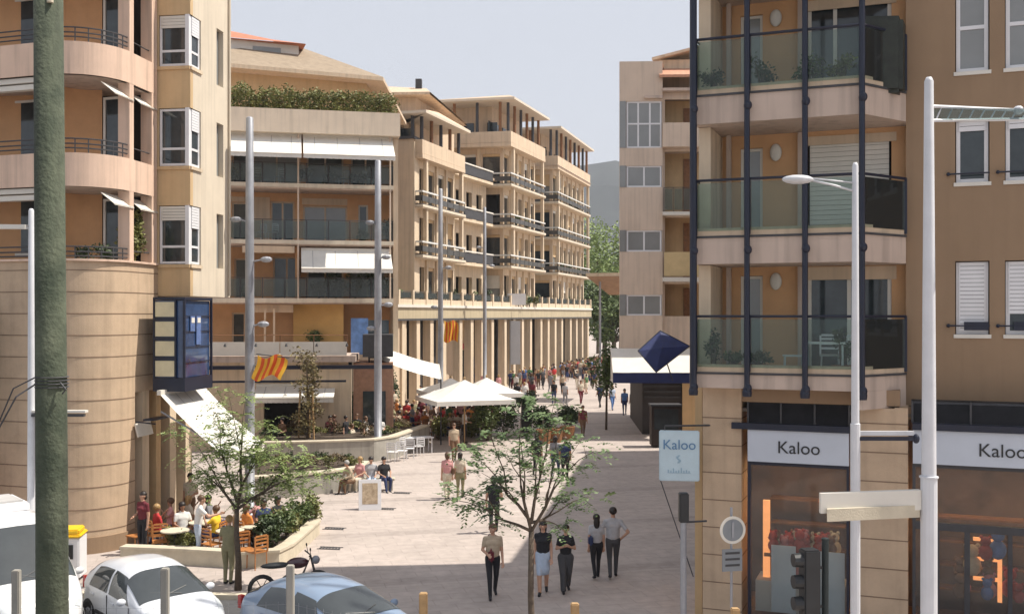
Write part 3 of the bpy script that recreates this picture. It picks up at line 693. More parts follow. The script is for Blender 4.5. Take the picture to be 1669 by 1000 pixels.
MB().box(ub,wr,1.9,12,4.6,18.6).build('recess_wall', M['ochre'], R2)
MB().prism([(ub,.62),(wr,.62),(wr,12),(ub,12)],18.92,19.05).build('roof_deck', M['greybeige'], R2)
for k,(a,b) in enumerate(lev):
    MB().box(ub+.15,wr-.4,.62,1.9,a-.16,a-.01).build('balcony_floor', M['fascia'], R2)
    if k == 3: MB().box(ub,wr-.4,-.25,.28,a-.1,a+1.2).build('parapet', M['greybeige'], R2)
    elif k == 2:
        MB().box(ub-.02,wr-.4,-.3,.28,a-.2,a-.02).build('slab_edge', M['offwhite'], R2); railing(R2,[(ub+.05,-.2),(wr-.5,-.2)],a,a+1.3,M['charcoal'],M['railg2'],step=.5)
    elif k == 1:
        MB().box(ub-.02,wr-.4,-.4,.28,a-.25,a-.02).build('slab_edge', M['offwhite'], R2); MB().box(ub+.05,wr-.5,-.32,-.26,a+.05,a+1.35).build('parapet', mat('yellow_panel',(.55,.42,.22),.6,.1,2), R2)
    MB().box(ub+1.35,ub+2.0,1.84,1.89,a,b-.2).build('balcony_door', M['wood'], R2)
# roof over the right part
m = MB(); z0 = 19.05
m.face([(ub-.2,-.3,19.6),(wr+2,-.3,19.6),(wr+2,2.2,20.5),(ub-.2,2.2,20.5)]).face([(ub-.2,-.3,19.45),(wr+2,-.3,19.45),(wr+2,-.3,19.6),(ub-.2,-.3,19.6)]).face([(ub-.2,-.3,19.45),(ub-.2,2.2,20.35),(wr+2,2.2,20.35),(wr+2,-.3,19.45)])
m.build('tiled_roof', mat('pale_red_tiles',(.50,.26,.17),.9,.3,6,.5,25), R2)
MB().box(ub+.05,wr+1,2.2,8,19.05,21.0).build('roof_storey', M['cream'], R2)
m = MB(); a = 1.9; m.face([(a,1.6,21.0),(wr+3,1.6,23.0),(wr+3,9,23.6),(a+1.8,9,21.6)]).face([(a,1.6,20.85),(a+1.8,9,21.4),(wr+3,9,23.4),(wr+3,1.6,22.85)]).face([(a,1.6,20.85),(wr+3,1.6,22.85),(wr+3,1.6,23.0),(a,1.6,21.0)])
m.build('mono_pitch_roof', M['btile'], R2)
MB().box(ub-1.0,ub-.02,-.2,-.02,18.35,18.5).box(ub,wr,-.2,.25,18.75,18.9).build('string_course', M['fascia'], R2)
# recessed ground floor
g0 = QF.u(1047,.5)
MB().box(g0,wr,.5,10,0,4.58).build('ground_wall', mat('dark_shop_wall',(.04,.035,.035),.7,.3,1.5), R2)
MB().box(QF.u(1112,.4),wr,.3,.48,0,4.5).build('ground_pier', M['ochre'], R2)
m = MB()
for k in range(7): m.box(g0+.1,QF.u(1110,.4),.44,.47,2.0+k*.3,2.12+k*.3)
m.build('louvre', M['charcoal'], R2)
# awning and tilted navy canopy
c = QF.w(QF.u(1062),-.1)
t = thing('shop_awning', 'off-white shop awning with a deep navy valance under the bay window building', 'awning', (c.x,c.y,0), QF.rz)
W2 = QF.u(1128)-QF.u(1000)+.2
m = MB(); D=2.2
for i in range(8):
    x0,x1 = -W2/2+W2*i/8,-W2/2+W2*(i+1)/8
    m.face([(x0,-D,3.55),(x1,-D,3.55),(x1,0,4.75),(x0,0,4.75)])
m.build('canopy', M['offwhite'], t, weld=True)
MB().box(-W2/2,W2/2,-D-.04,-D,3.0,3.54).build('valance', M['navyc'], t)
MB().face([(-W2/2,-D,3.0),(-W2/2,0,3.0),(-W2/2,0,4.75),(-W2/2,-D,3.54)]).build('side_cheek', M['offwhite'], t)
t = thing('tilted_navy_canopy', 'diamond shaped navy canvas canopy tilted above the off-white awning', 'canopy', tuple(Pd(1083,572,50)), 0)
k = 50/FPX
P4 = [(-43*k,.3,(572-603)*k+.9),( -3*k,-.4,32*k),(44*k,.2,10*k),(-16*k,-.6,-33*k)]
P4 = [(-43*k,.3,-28*k+.05),(-3*k,.8,33*k),(43*k,.3,8*k),(-17*k,-.7,-33*k)]
P4[0] = (-43*k,.0,-30*k+.9)
m = MB(); a_,b_,c_,d_ = P4; cen = tuple(sum(q[i] for q in P4)/4+(-.25 if i==1 else 0.1 if i==2 else 0) for i in range(3))
for p,q in ((a_,d_),(d_,c_),(c_,b_),(b_,a_)): m.face([p,q,cen])
m.build('canvas', M['navyc'], t, smooth=False)
m = MB().tube([a_,d_,c_,b_,a_],.035,6); m.build('frame', M['navy'], t)
MB().tube([cen,(cen[0]+.6,cen[1]+.5,cen[2]-1.6)],.03,6).build('arm', M['navy'], t)
# dark kiosk at the foot
kp = G(1086,729); 
t = thing('dark_kiosk','dark brown display kiosk standing by the shop corner behind the pale hanging sign','kiosk',(kp.x,kp.y,0),0)
MB().box(-.72,.72,0,.9,.06,2.05).build('cabinet', mat('dark_brown',(.035,.022,.018),.6,.3,3), t, bevel=.03); MB().box(-.78,.78,-.05,.95,2.05,2.13).build('top', M['charcoal'], t)
MB().box(-.6,.6,-.02,-.003,.9,1.9).build('glass_front', M['glass'], t)

# ================= right near building =================
NF = Fac((3.80,21.72),(6.9,20.5))
R1 = thing('glass_balcony_building', 'tan apartment building with navy posts, glass balconies and toy shop windows, filling the right side', 'building', NF.loc(), NF.rz)
UB = NF.L; CH = (4.1,1.2); VM = 1.39
def rel1(x,y): q = Vector((x,y))-NF.o; return (NF.d.dot(q), NF.n.dot(q))
wz = [(NF.z(1590,298,VM), NF.z(1590,194,VM)), (NF.z(1590,546,VM), NF.z(1590,425,VM)), (NF.z(1590,117,VM), NF.z(1590,-60,VM))]
wc = [(NF.u(1557,VM),NF.u(1613,VM)),(NF.u(1638,VM),NF.u(1638,VM)+NF.u(1613,VM)-NF.u(1557,VM))]
# main wall (goes on to the right beyond the picture)
hol = [(a,b,c,d) for a,b in wc for c,d in wz] + [(a+k*2.6,b+k*2.6,c,d) for k in (1,2) for a,b in wc for c,d in wz]
zs = 4.72
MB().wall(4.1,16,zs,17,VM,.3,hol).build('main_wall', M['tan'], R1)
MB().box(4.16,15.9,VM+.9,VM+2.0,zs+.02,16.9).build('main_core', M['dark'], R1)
for i,(a,b) in enumerate(wc):
    for q,(c,d) in enumerate(wz):
        o = window(R1, a+.02, b-.02, c+.02, d-.02, VM+.10, M['white'], M['glassc'] if q == 2 else M['glass'], 0, (.42,) if q == 2 else (), .075, blind=(.17 if q == 0 else (.97 if i == 0 else .72) if q == 1 else 0), bm=M['white'])
        MB().box(a-.03,b+.03,VM-.03,VM+.1,c-.06,c+.015).build('sill', M['offwhite'], o)
        if q < 2:
            g = MB().tube([(a-.12,VM-.05,c+.19),(b+.0,VM-.05,c+.19)],.018,6).ell((a-.13,VM-.05,c+.19),(.04,.04,.04),8,5)
            if q == 1: g.box(a+.16,b-.02,VM-.065,VM-.05,c+.1,c+.27)
            g.build('guard_bar', M['navy'], o)
# unseen body and wing behind, sized and set back to cast the street shadow
MB().prism([rel1(4.55,24.9),rel1(18,20.5),rel1(20,27.9),rel1(5.35,28.2)],4.7,16.9).build('body', M['tan'], R1)
MB().prism([rel1(7.7,25.0),rel1(22,21),rel1(26,51),rel1(12.0,51)],0,13.4).build('unseen_rear_wing', M['tan'], R1)
# balcony storeys: slab z from pixel measures at x=1402
fz = [(10.54,11.15),(7.64,8.22),(5.08,5.41)]
def bpath(o=0.0): return [(-.02,4.2),(-.02-o*.0-o,1.5),(-o,-o),(UB+.0,-o),(CH[0]+o*.5,CH[1]-o*.3)]
for i,(a,b) in enumerate(fz):
    f = MB().prism([(0,0),(UB,0),CH,(CH[0],4.0),(0,4.0)],a,b-.12); f.build('balcony_slab', M['fascia'], R1)
    MB().ribbon([(0,4),(0,0),(UB,0),CH],[(.12,3.9),(.12,.12),(UB-.03,.12),(CH[0]-.12,CH[1]+.06)],b-.119,b).build('slab_kerb', M['fascia'], R1)
    m = MB().ribbon([(-.03,1.6),(-.03,-.03),(UB+.01,-.03),(CH[0]+.02,CH[1]-.03)],[(0,1.6),(0,0),(UB,0),CH],b-.045,b+.0); m.build('edge_trim', M['charcoal'], R1)
    MB().ribbon([(.02,1.6),(.02,.02),(UB-.01,.02),(CH[0]-.02,CH[1])],[(.1,1.6),(.1,.1),(UB-.05,.1),(CH[0]-.12,CH[1]+.04)],b+.001,b+.16).build('upstand', M['beige'], R1)
    railing(R1, [(.03,1.5),(.03,.0),(UB-.02,0),CH], b+.02, b+1.15, M['navy'], M['railg'] if i else M['railg'], step=1.11, ps=.055, r=.03)
MB().prism([(UB-.12,-.01),(UB,-.01),(CH[0]+.002,CH[1]),(CH[0],2),(UB-.12,2)],4.72,5.079).build('deep_fascia', M['fascia'], R1)
MB().prism([(0,0),(UB,0),CH,(CH[0],4.0),(0,4.0)],13.44,14.0).build('balcony_slab', M['fascia'], R1)
# posts
for px in (1130,1217.5,1312,1405):
    u = NF.u(px,-.13); big = px == 1130
    m = MB().tube([(u,-.13,5.0),(u,-.13,17)],.075 if big else .058,10)
    for a,b in fz+[(13.44,14)]:
        m.box(u-.03,u+.03,-.13,.0,b-.36,b-.26).ell((u+.02,-.15,b-.31),(.085,.08,.1),8,6)
    m.lathe([(.09,4.93),(.1,5.02),(.07,5.12)],(u,-.13,0),10)
    m.build('post', M['navy'], R1)
# recess: left pier, orange wall, door, lamp, wide window or shutter
VB = 1.75
for i,(a,b) in enumerate(fz):
    zt = (13.44,10.54,7.64)[i]; z0 = b-.11
    hol_ = [(NF.u(1178,VB),NF.u(1190,VB),z0,zt-.1),(NF.u(1207,VB),NF.u(1243,VB),z0,z0+2.15),(NF.u(1316,VB),NF.u(1453,VB),z0,z0+2.3)]
    MB().wall(.1,4.1,z0,zt,VB,.2,hol_[1:]).build('recess_wall', M['orange'], R1)
    MB().box(.02,NF.u(1166,.9),.35,VB,z0,zt-.01).build('corner_pier', M['cream'], R1)
    MB().box(NF.u(1185,1.6),NF.u(1192,1.6),1.5,1.62,z0,zt-.01).build('pale_pier', M['fascia'], R1); MB().box(NF.u(1300,1.6),NF.u(1312,1.6),VB-.14,VB-.004,z0,zt-.01).build('pale_pier', M['fascia'], R1)
    o = window(R1,hol_[1][0],hol_[1][1],z0+.01,z0+2.14,VB+.05,M['offwhite'],M['glassc'],0,(),.06,name='balcony_door')
    if i == 1: 
        m = MB(); h = hol_[2]; n = 22
        for k in range(n): m.box(h[0]+.05,h[1]-.05,VB+.02,VB+.05,z0+.008+2.28*k/n,z0+2.28*(k+1)/n)
        m.build('roller_shutter', M['offwhite'], R1)
    else:
        window(R1,hol_[2][0],hol_[2][1],z0+.01,z0+2.29,VB+.05,M['offwhite'],M['glass'],1 if i else 2,(),.08,name='sliding_door')
    MB().box(hol_[2][0]-.1,hol_[2][1]+.1,VB-.03,VB-.004,z0+2.32,zt-.3).build('shutter_box', M['beige'], R1)
    u = NF.u(1265,VB); MB().ell((u,VB-.06,z0+2.02),(.13,.07,.19),10,8).build('wall_lamp', M['offwhite'], R1, smooth=True)
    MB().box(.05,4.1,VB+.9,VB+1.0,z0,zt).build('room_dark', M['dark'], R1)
# shop storey
VS = .62
sx = lambda px: NF.u(px,VS)
zf = lambda py,px=1402: NF.z(px,py,VS)
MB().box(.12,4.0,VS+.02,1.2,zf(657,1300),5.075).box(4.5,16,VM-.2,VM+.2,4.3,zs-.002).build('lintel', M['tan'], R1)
for a,b in ((1146,1209),(1402,1480)):
    u0,u1 = sx(a),sx(b); p_ = MB().box(u0,u1,VS-.05,VS+.75,0,5.07 if a < 1200 else 4.715).build('stone_pillar', M['stone'], R1)
    j = MB(); z = .35
    while z < 4.6: j.box(u0-.004,u1+.004,VS-.055,VS+.7,z-.011,z+.011); z += .58
    j.build('joint', M['joint'], p_)
MB().box(sx(1128),sx(1140),VS+.3,VS+.42,0,5.07).box(sx(1116),sx(1122),VS+1.5,VS+1.6,0,5.07).build('drainpipe', M['ochre'], R1)
MB().box(3.9,sx(1480),VS-.045,VM-.01,4.716,4.735).build('pillar_cap', M['stone'], R1)
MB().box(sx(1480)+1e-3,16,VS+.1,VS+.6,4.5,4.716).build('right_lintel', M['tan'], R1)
MB().box(.05,16,3.4,3.6,0,4.7).build('shop_back_wall', mat('shop_brown',(.16,.10,.07),.8,.4,1.5), R1)
MB().box(.05,16,VS+.1,3.4,-.0+.02,.08).build('shop_floor', M['wood'], R1)
MB().box(.05,16,VS+.1,3.4,4.55,4.62).build('shop_ceiling', mat('shop_ceiling',(.2,.17,.14),.9,.1,1), R1)
def shopfront(px0,px1,door=False):
    u0,u1 = (sx(px0), sx(px1)) if px1 else (sx(px0), sx(px0)+3.2)
    zl = zf(690,px0+60); 
    m = MB()
    n = 9
    for k in range(n): m.face([(u0,VS+.02,zl+.42*k/n),(u1,VS+.02,zl+.42*k/n),(u1,VS+.08,zl+.42*(k+.9)/n),(u0,VS+.08,zl+.42*(k+.9)/n)])
    for k in range(4): m.box(u0+(u1-u0)*k/3-.02,u0+(u1-u0)*k/3+.02,VS-.0,VS+.06,zl,zl+.42)
    m.build('louvre', M['charcoal'], R1)
    MB().box(u0-.02,u1+.02,VS+.1,VS+.2,zl,zl+.45).build('louvre_back', M['dark'], R1)
    MB().box(u0-(.32 if not door else 0),u1+.02,VS-.16,VS+.02,zl-.13,zl).build('navy_beam', M['navy'], R1)
    s1_ = MB().box(u0+.01,u1-.0,VS-.1,VS+.05,zl-.80,zl-.14).build('shop_sign', mat('sign_blue_white',(.52,.56,.63),.5,.04,2), R1)
    for k,xx in enumerate(([(u0+u1)/2+.03] if not door else [u0+1.62, u0+3.6])): text(s1_, 'K\u0251l\u0251\u0251' if 0 else 'Kaloo', xx, VS-.11, zl-.60, .36, M['black'])
    fr = MB().box(u0,u0+.06,VS-.02,VS+.08,0,zl-.801).box(u1-.05,u1,VS-.02,VS+.08,0,zl-.801).box(u0+.06,u1-.05,VS-.02,VS+.08,0,.3).box(u0+.06,u1-.05,VS-.02,VS+.06,zl-.88,zl-.801)
    if door: fr.box(u0+.06,u1-.05,VS-.03,VS+.07,2.35,2.5).box(u0+.42,u0+.5,VS-.03,VS+.07,.3,2.35).box(u0+.95,u0+1.05,VS-.03,VS+.07,.3,2.35).box(u0+1.72,u0+1.8,VS-.03,VS+.07,.3,2.35)
    fr.build('shopfront_frame', M['navy'] if not door else M['charcoal'], R1)
    MB().box(u0+.06,u1-.05,VS+.02,VS+.03,.3,zl-.88).build('shop_glass', M['shopg'], R1)
    return u0,u1
def text(par, s, x, y, z, size, m, rz=0, ext=.006, name='lettering'):
    cu = bpy.data.curves.new(name,'FONT'); cu.body = s; cu.size = size; cu.extrude = ext; cu.align_x = 'CENTER'
    o = bpy.data.objects.new(name, cu); COL.objects.link(o); bpy.context.view_layer.update()
    me = bpy.data.meshes.new_from_object(o.evaluated_get(bpy.context.evaluated_depsgraph_get())); bpy.data.objects.remove(o)
    me.materials.clear(); me.materials.append(m)
    o = bpy.data.objects.new(name, me); link(o, par); o.location = (x,y,z); o.rotation_euler = (R(90),0,rz); return o
ua,ub_ = shopfront(1219,1384); uc,ud = shopfront(1487,None,True)
MB().box(ud,16,VS-.05,VS+.3,0,4.7).build('right_pillar', M['stone'], R1)
# shop interior
for k in range(5):  # pendant lamps added to brighten the dark shop interior
    u = (ua+.5, ub_-.5, uc+.6, uc+1.9, uc+2.8)[k]
    MB().tube([(u,1.9,4.5),(u,1.9,3.75)],.01,5).build('fill_lamp_cord', M['black'], R1)
    MB().lathe([(.05,.2),(.22,0),(.2,0),(.04,.18)],(u,1.9,3.55),12).build('fill_lamp_shade', M['offwhite'], R1); MB().ell((u,1.9,3.6),(.09,.09,.09),10,7).build('fill_lamp_bulb', mat('fill_bulb',(1,.8,.6),.5,.1,1,emit=(1,.62,.32),es=55), R1)
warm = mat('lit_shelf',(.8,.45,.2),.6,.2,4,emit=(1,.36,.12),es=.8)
sh = MB()
for u in (sx(1236,),): sh.box(u,u+.14,1.3,1.4,.3,2.6)
sh.build('lit_shelf_edge', warm, R1)
for (u0,u1,z0) in ((uc+1.15,uc+1.6,1.2),(uc+1.15,uc+1.6,1.6),(uc+1.15,uc+1.6,2.0)): MB().box(u0,u1,1.6,1.7,z0,z0+.06).build('lit_shelf_edge', warm, R1)
MB().box(uc+1.6,uc+1.68,1.55,1.65,.8,2.3).build('lit_shelf_edge', warm, R1)
cols = [mat('toy_'+n,c,.8,.2,8) for n,c in (('red',(.4,.05,.04)),('cream',(.6,.5,.35)),('blue',(.12,.2,.45)),('pink',(.55,.22,.22)),('brown',(.2,.1,.05)))]
MB().box(ua+.25,ub_-.25,1.2,1.75,1.42,1.48).build('shelf', M['wood'], R1)
for k in range(22):
    u = ua+.35+(ub_-ua-.7)*k/21; s_ = .10+.05*rnd.random(); y = 1.35+.25*rnd.random(); c_ = cols[(0,0,4,1,0,3)[k%6]]
    MB().ell((u,y,1.48+s_*1.2),(s_,s_*.8,s_*1.2),8,6).ell((u,y-.02,1.48+s_*2.8),(s_*.75,s_*.7,s_*.75),8,6).ell((u-s_*.5,y,1.48+s_*3.5),(s_*.3,)*3,6,4).ell((u+s_*.5,y,1.48+s_*3.5),(s_*.3,)*3,6,4).build('soft_toy', c_, R1, smooth=True)
for k in range(26):
    u = ua+.25+rnd.random()*(ub_-ua-.5) if k < 14 else uc+.4+rnd.random()*2.6
    z = .95 if k < 14 else rnd.choice((.9,1.3,1.7)); c_ = cols[k % 5]; s_ = .11+.07*rnd.random(); y = 1.15+.5*rnd.random()
    zz = z
    MB().ell((u,y,zz+s_*1.2),(s_,s_*.8,s_*1.2),8,6).ell((u,y-.02,zz+s_*2.9),(s_*.75,s_*.7,s_*.75),8,6).ell((u-s_*.6,y,zz+s_*3.5),(s_*.3,)*3,6,4).ell((u+s_*.6,y,zz+s_*3.5),(s_*.3,)*3,6,4).build('soft_toy', c_, R1, smooth=True)
MB().box(ua+.1,ub_-.1,1.0,1.8,.3,.95).build('display_plinth', M['offwhite'], R1)
MB().box(ua+.45,ua+.95,.85,.88,.35,1.75).box(ub_-.75,ub_-.1,.8,.83,.35,1.7).build('display_panel', mat('pale_panel',(.6,.66,.7),.6,.06,3), R1)
for k in range(4): MB().box(uc+.35,uc+3.0,2.2,2.6,.8+k*.5,.84+k*.5).build('shelf', M['wood'], R1)
for k in range(3): MB().box(ua+.2,ub_-.2,2.6,3.0,1.3+k*.55,1.34+k*.55).build('shelf', M['wood'], R1)
# hanging sign
HS = thing('hanging_sign', 'square pale blue shop sign hung out from the corner of the glass balcony building', 'sign', tuple(Pd(1107,742,22.0)), R(-8))
MB().box(-.42,.42,-.05,.05,-.53,.53).build('panel', mat('pale_blue_sign',(.50,.62,.68),.4,.06,3), HS, bevel=.02)
text(HS,'Kaloo',0,-.058,.14,.29,mat('sign_blue',(.10,.22,.38),.5,.1,4)); fm_ = mat('sign_faint',(.30,.44,.54),.5,.1,4)
m = MB()
for q in range(7): x_ = -.04+.06*math.sin(q*1.1)*.5; m.box(x_,x_+.05,-.058,-.051,-.15+q*.024,-.128+q*.024)
m.build('printed_mark', fm_, HS)
m = MB(); m.box(-.24,.24,-.057,-.051,-.36,-.352)
for q in range(9): h_ = (.07,.05,.1,.05,.06,.11,.05,.07,.05)[q]; m.box(-.24+q*.054,-.215+q*.054,-.058,-.0505,-.36,-.36+h_)
m.build('printed_mark', fm_, HS)
MB().tube([(-.3,0,.53),(-.3,0,.62),(.9,.35,.62)],.02,6).tube([(-.4,0,-.5),(.3,.25,-2.6)],.012,5).build('bracket', M['charcoal'], HS)

# ================= hills =================
def ridge(name, y0, f, x0, x1, n, depth, m):
    b = MB(); xs = [x0+(x1-x0)*i/n for i in range(n+1)]
    rows_ = []
    for q in range(7):
        t = q/6; rows_.append([(x, y0+depth*t, max(-1, f(x)*(math.sin(PI*.5*min(1,t*1.6)))*(1+.06*noise.noise(Vector((x*.02,t*7,3))))) ) for x in xs])
    for q in range(6):
        for i in range(n): b.face([rows_[q][i],rows_[q][i+1],rows_[q+1][i+1],rows_[q+1][i]])
    return b.build(name, m, kind='structure', smooth=True, weld=True)
hm = mat('hill_scrub',(.012,.020,.020),.95,.35,.02,col2=(.03,.038,.034))
ridge('hills', 1500, lambda x: 288+24*math.sin(x*.006+1.2)+14*noise.noise(Vector((x*.012,0,0)))-abs(x-120)*.03, -2400, 2600, 160, 900, hm)
ridge('near_hill', 620, lambda x: 46+9*math.sin(x*.03+2)+4*noise.noise(Vector((x*.06,5,0))), -700, 900, 120, 260, mat('hill_woods',(.03,.045,.025),.95,.4,.05,col2=(.06,.08,.04)))
# ================= planting =================
def leaves(name, clusters, mt, parent=None, **k):
    """clusters: (center, radius vec, count, leaf length)"""
    r = random.Random(hash(name) % 1000 + len(clusters)); v = []; f = []
    for c, rad, n, L in clusters:
        c = Vector(c)
        for i in range(n):
            d = Vector((r.gauss(0,1), r.gauss(0,1), r.gauss(0,1))); d.normalize(); q = r.random()**.45
            p = c+Vector((d.x*rad[0], d.y*rad[1], d.z*rad[2]))*q
            a = Vector((r.uniform(-1,1), r.uniform(-1,1), r.uniform(-.7,.5))).normalized()*L*(.6+.7*r.random())
            b = a.cross(Vector((r.uniform(-1,1), r.uniform(-1,1), r.uniform(-1,1)))).normalized()*L*.28
            i0 = len(v); v += [tuple(p), tuple(p+a*.5+b), tuple(p+a), tuple(p+a*.5-b)]; f.append((i0,i0+1,i0+2,i0+3))
    me = bpy.data.meshes.new(name); me.from_pydata(v, [], f); me.materials.append(mt); me.update()
    o = bpy.data.objects.new(name, me); link(o, parent); return tag(o, **k)
def sprays(name, tips, mt, parent, n=14, L=.38, leaf=.075, seed=1, droop=.5):
    r = random.Random(seed); v = []; f = []
    for t, rad in tips:
        t = Vector(t)
        for i in range(int(n*rad/.3)):
            o = t+Vector((r.gauss(0,.5),r.gauss(0,.5),r.gauss(0,.32)))*rad
            d = Vector((r.gauss(0,1), r.gauss(0,1), r.uniform(-.3,.5))).normalized()
            l = L*(.6+.6*r.random()); side = d.cross(Vector((0,0,1))).normalized()
            for k in range(9):
                s = k/8; p = o+d*l*s+Vector((0,0,-droop*l*s*s))
                for sg in (-1,1):
                    a = (side*sg+d*.35+Vector((0,0,r.uniform(-.55,.15)))).normalized()*leaf*(1-.35*s)*(.8+.4*r.random())
                    b = d*leaf*.22+Vector((0,0,r.uniform(-.01,.01)))
                    i0 = len(v); v += [tuple(p), tuple(p+a*.5+b), tuple(p+a), tuple(p+a*.5-b)]; f.append((i0,i0+1,i0+2,i0+3))
    me = bpy.data.meshes.new(name); me.from_pydata(v, [], f); me.materials.append(mt); me.update()
    o = bpy.data.objects.new(name, me); link(o, parent); return o
def tip_tree(name, label, base, fork, tips, r0, mt, seed, leader=None, cat='tree', **kw):
    t = thing(name, label, cat, tuple(base)); b = Vector(base); rr = random.Random(seed)
    fk = Vector(fork)-b; m = MB()
    m.tube([(0,0,0),(fk.x*.3+.02,fk.y*.3,fk.z*.35),(fk.x*.7-.015,fk.y*.7,fk.z*.7),tuple(fk)],[r0*1.25,r0,r0*.85,r0*.75],8)
    tp = []
    Q = [Vector(p)-b for p, rad in tips]; order = sorted(range(len(Q)), key=lambda i: math.atan2(Q[i].z-fk.z, Q[i].x-fk.x)); NG = 6
    groups = [order[i*len(order)//NG:(i+1)*len(order)//NG] for i in range(NG)]
    for gi, g in enumerate(groups):
        if not g: continue
        cen = sum((Q[i] for i in g), Vector())/len(g); st = fk+Vector((0,0,.0 if gi % 2 else .12*r0/.05)); hub = st+(cen-st)*.5+Vector((rr.gauss(0,.06),rr.gauss(0,.06),-.04))
        mid = st+(hub-st)*.5+Vector((rr.gauss(0,.03),rr.gauss(0,.03),rr.gauss(0,.03)+.03)); m.tube([tuple(st),tuple(mid),tuple(hub)],[r0*.5,r0*.42,r0*.33],6)
        for i in g:
            q = Q[i]; rad = tips[i][1]; s0 = mid if rr.random() < .35 else hub; w = q-s0; pts = [tuple(s0)]
            for s in (.3,.6,1): pts.append(tuple(s0+Vector((w.x*s, w.y*s, w.z*s+.10*w.length*math.sin(PI*s)))+Vector((rr.gauss(0,.03),rr.gauss(0,.03),rr.gauss(0,.02)))*(s<1)))
            m.tube(pts,[r0*.26,r0*.2,r0*.13,r0*.05],5); tp.append((tuple(q),rad)); tp.append((tuple(s0+w*.6+Vector((rr.gauss(0,.08),rr.gauss(0,.08),.05))),rad*.6))
            for _ in range(2):
                e = s0+w*rr.uniform(.4,.9); f = e+Vector((rr.gauss(0,.18),rr.gauss(0,.18),rr.uniform(-.05,.2))); m.tube([tuple(e),tuple(f)],[r0*.1,r0*.04],4); tp.append((tuple(f),rad*.35))
    m.build('trunk', M['bark'], t, smooth=True)
    sprays('crown', tp, mt, t, seed=seed, **kw); return t
D1 = 16.0
tips = [(740,800,.30,-.5),(728,812,.15,.2),(765,735,.30,.5),(800,708,.26,-.3),(825,735,.22,.6),(850,655,.26,.1),(845,700,.2,-.4),(885,675,.25,.5),(925,680,.28,-.2),(950,712,.26,.3),(968,735,.16,-.5),(965,808,.26,.1),(930,800,.16,.5),(905,765,.2,-.6),(915,860,.14,.2),(790,830,.22,.6),(830,800,.22,-.2),(900,720,.22,.9),(870,745,.2,-1.0),(785,770,.22,0),(812,852,.14,-.4),(905,650,.18,-.4),(880,805,.14,.3)]
base = Vector(((868-CXP)/FPX*D1, D1, 0)); fork = Pd(866,865,D1)
tip_tree('street_tree','young feathery-leaved tree with a slim dark trunk in the middle foreground of the square', base, fork, [(Pd(x,y,D1+dd*.8),r) for x,y,r,dd in tips], .055, mat('locust_leaf',(.075,.135,.04),.55,.3,2.2,col2=(.14,.21,.07)), 11, n=8, L=.30, leaf=.09)
D2 = 25.0
tips = [(372,640,.3,0),(350,668,.4,.6),(395,690,.45,-.4),(345,715,.4,-.6),(310,752,.35,.3),(290,700,.3,.5),(372,735,.4,.6),(420,735,.45,0),(455,722,.35,-.7),(470,760,.45,.4),(510,775,.4,-.2),(500,745,.25,.5),(430,785,.45,.5),(385,790,.5,-.3),(350,790,.4,.2),(480,800,.3,.3),(330,770,.3,-.6),(405,820,.3,.7),(440,690,.3,.8),(400,650,.2,.3),(540,772,.2,0)]
base = Vector(((388-CXP)/FPX*D2, D2, 0)); fork = Pd(386,830,D2)
tip_tree('street_tree','light green young tree standing between the cafe terrace and the parked cars', base, fork, [(Pd(x,y,D2+dd),r) for x,y,r,dd in tips], .075, mat('pale_leaf',(.16,.23,.06),.55,.35,2.2,col2=(.26,.33,.10)), 5, n=12, L=.38, leaf=.10)
# staked tree with drying crown
b = G(500,745); t = thing('staked_tree','tall narrow young tree with drying brownish leaves tied to pale wooden stakes','tree',tuple(b))
hh = 4.9
MB().tube([(0,0,0),(.05,0,hh*.5),(0,0,hh*.9)],[.07,.05,.02],7).build('trunk', M['bark'], t)
for x,y in ((-.45,.2),(.4,-.25),(.05,.45)): MB().tube([(x,y,0),(x*.75,y*.75,hh*.62)],.045,6).build('stake', M['lwood'], t)
rr = random.Random(3)
leaves('crown',[((rr.uniform(-.45,.45),rr.uniform(-.45,.45),z),(.42,.42,.38),70,.16) for z in [1.2+.19*k for k in range(20)]], mat('drying_leaf',(.17,.13,.055),.7,.4,2,col2=(.24,.2,.08)), t)
def bush(name, label, base, rx, ry, h, mt, n=900, L=.12, cat='shrub', stem=True, group=None, seed=0, lumps=9):
    t = thing(name, label, cat, tuple(base), 0, group); r = random.Random(seed+17)
    cl = []
    for i in range(lumps):
        a = r.random()*2*PI; q = r.random()**.5*.62
        cl.append(((rx*q*math.cos(a), ry*q*math.sin(a), h*(.3+.52*r.random())),(rx*.46,ry*.46,h*.26),n//lumps,L))
    leaves('foliage', cl, mt, t)
    if stem:
        m = MB()
        for i in range(5):
            c = cl[i%len(cl)][0]; m.tube([(c[0]*.1,c[1]*.1,0),(c[0]*.5,c[1]*.5,c[2]*.5),c],[.03,.022,.01],5)
        m.build('stem', M['bark'], t)
    return t
# far street trees
def big_tree(name, label, base, h, cr, mt, n=2600, L=.35, trunk=.25, low=.35, seed=0, group=None):
    t = thing(name, label, 'tree', tuple(base), 0, group); r = random.Random(seed)
    cl = []; m = MB(); m.tube([(0,0,0),(.05*h*.1,0,h*low),(0,0,h*.7)],[trunk*1.2,trunk,trunk*.4],8)
    for i in range(16):
        a = r.random()*2*PI; q = r.random()**.5*.75; z = h*(low+.1+(1-low-.2)*r.random()); sh_ = 1-.45*abs((z/h-(low+.3))/(1-low))
        c = (cr*q*sh_*math.cos(a), cr*q*sh_*math.sin(a), z); cl.append((c,(cr*.42,cr*.42,h*.13),n//16,L)); m.tube([(0,0,h*low),(c[0]*.5,c[1]*.5,(h*low+c[2])/2),c],[trunk*.4,trunk*.25,trunk*.1],5)
    m.build('trunk', M['bark'], t); leaves('crown', cl, mt, t); return t
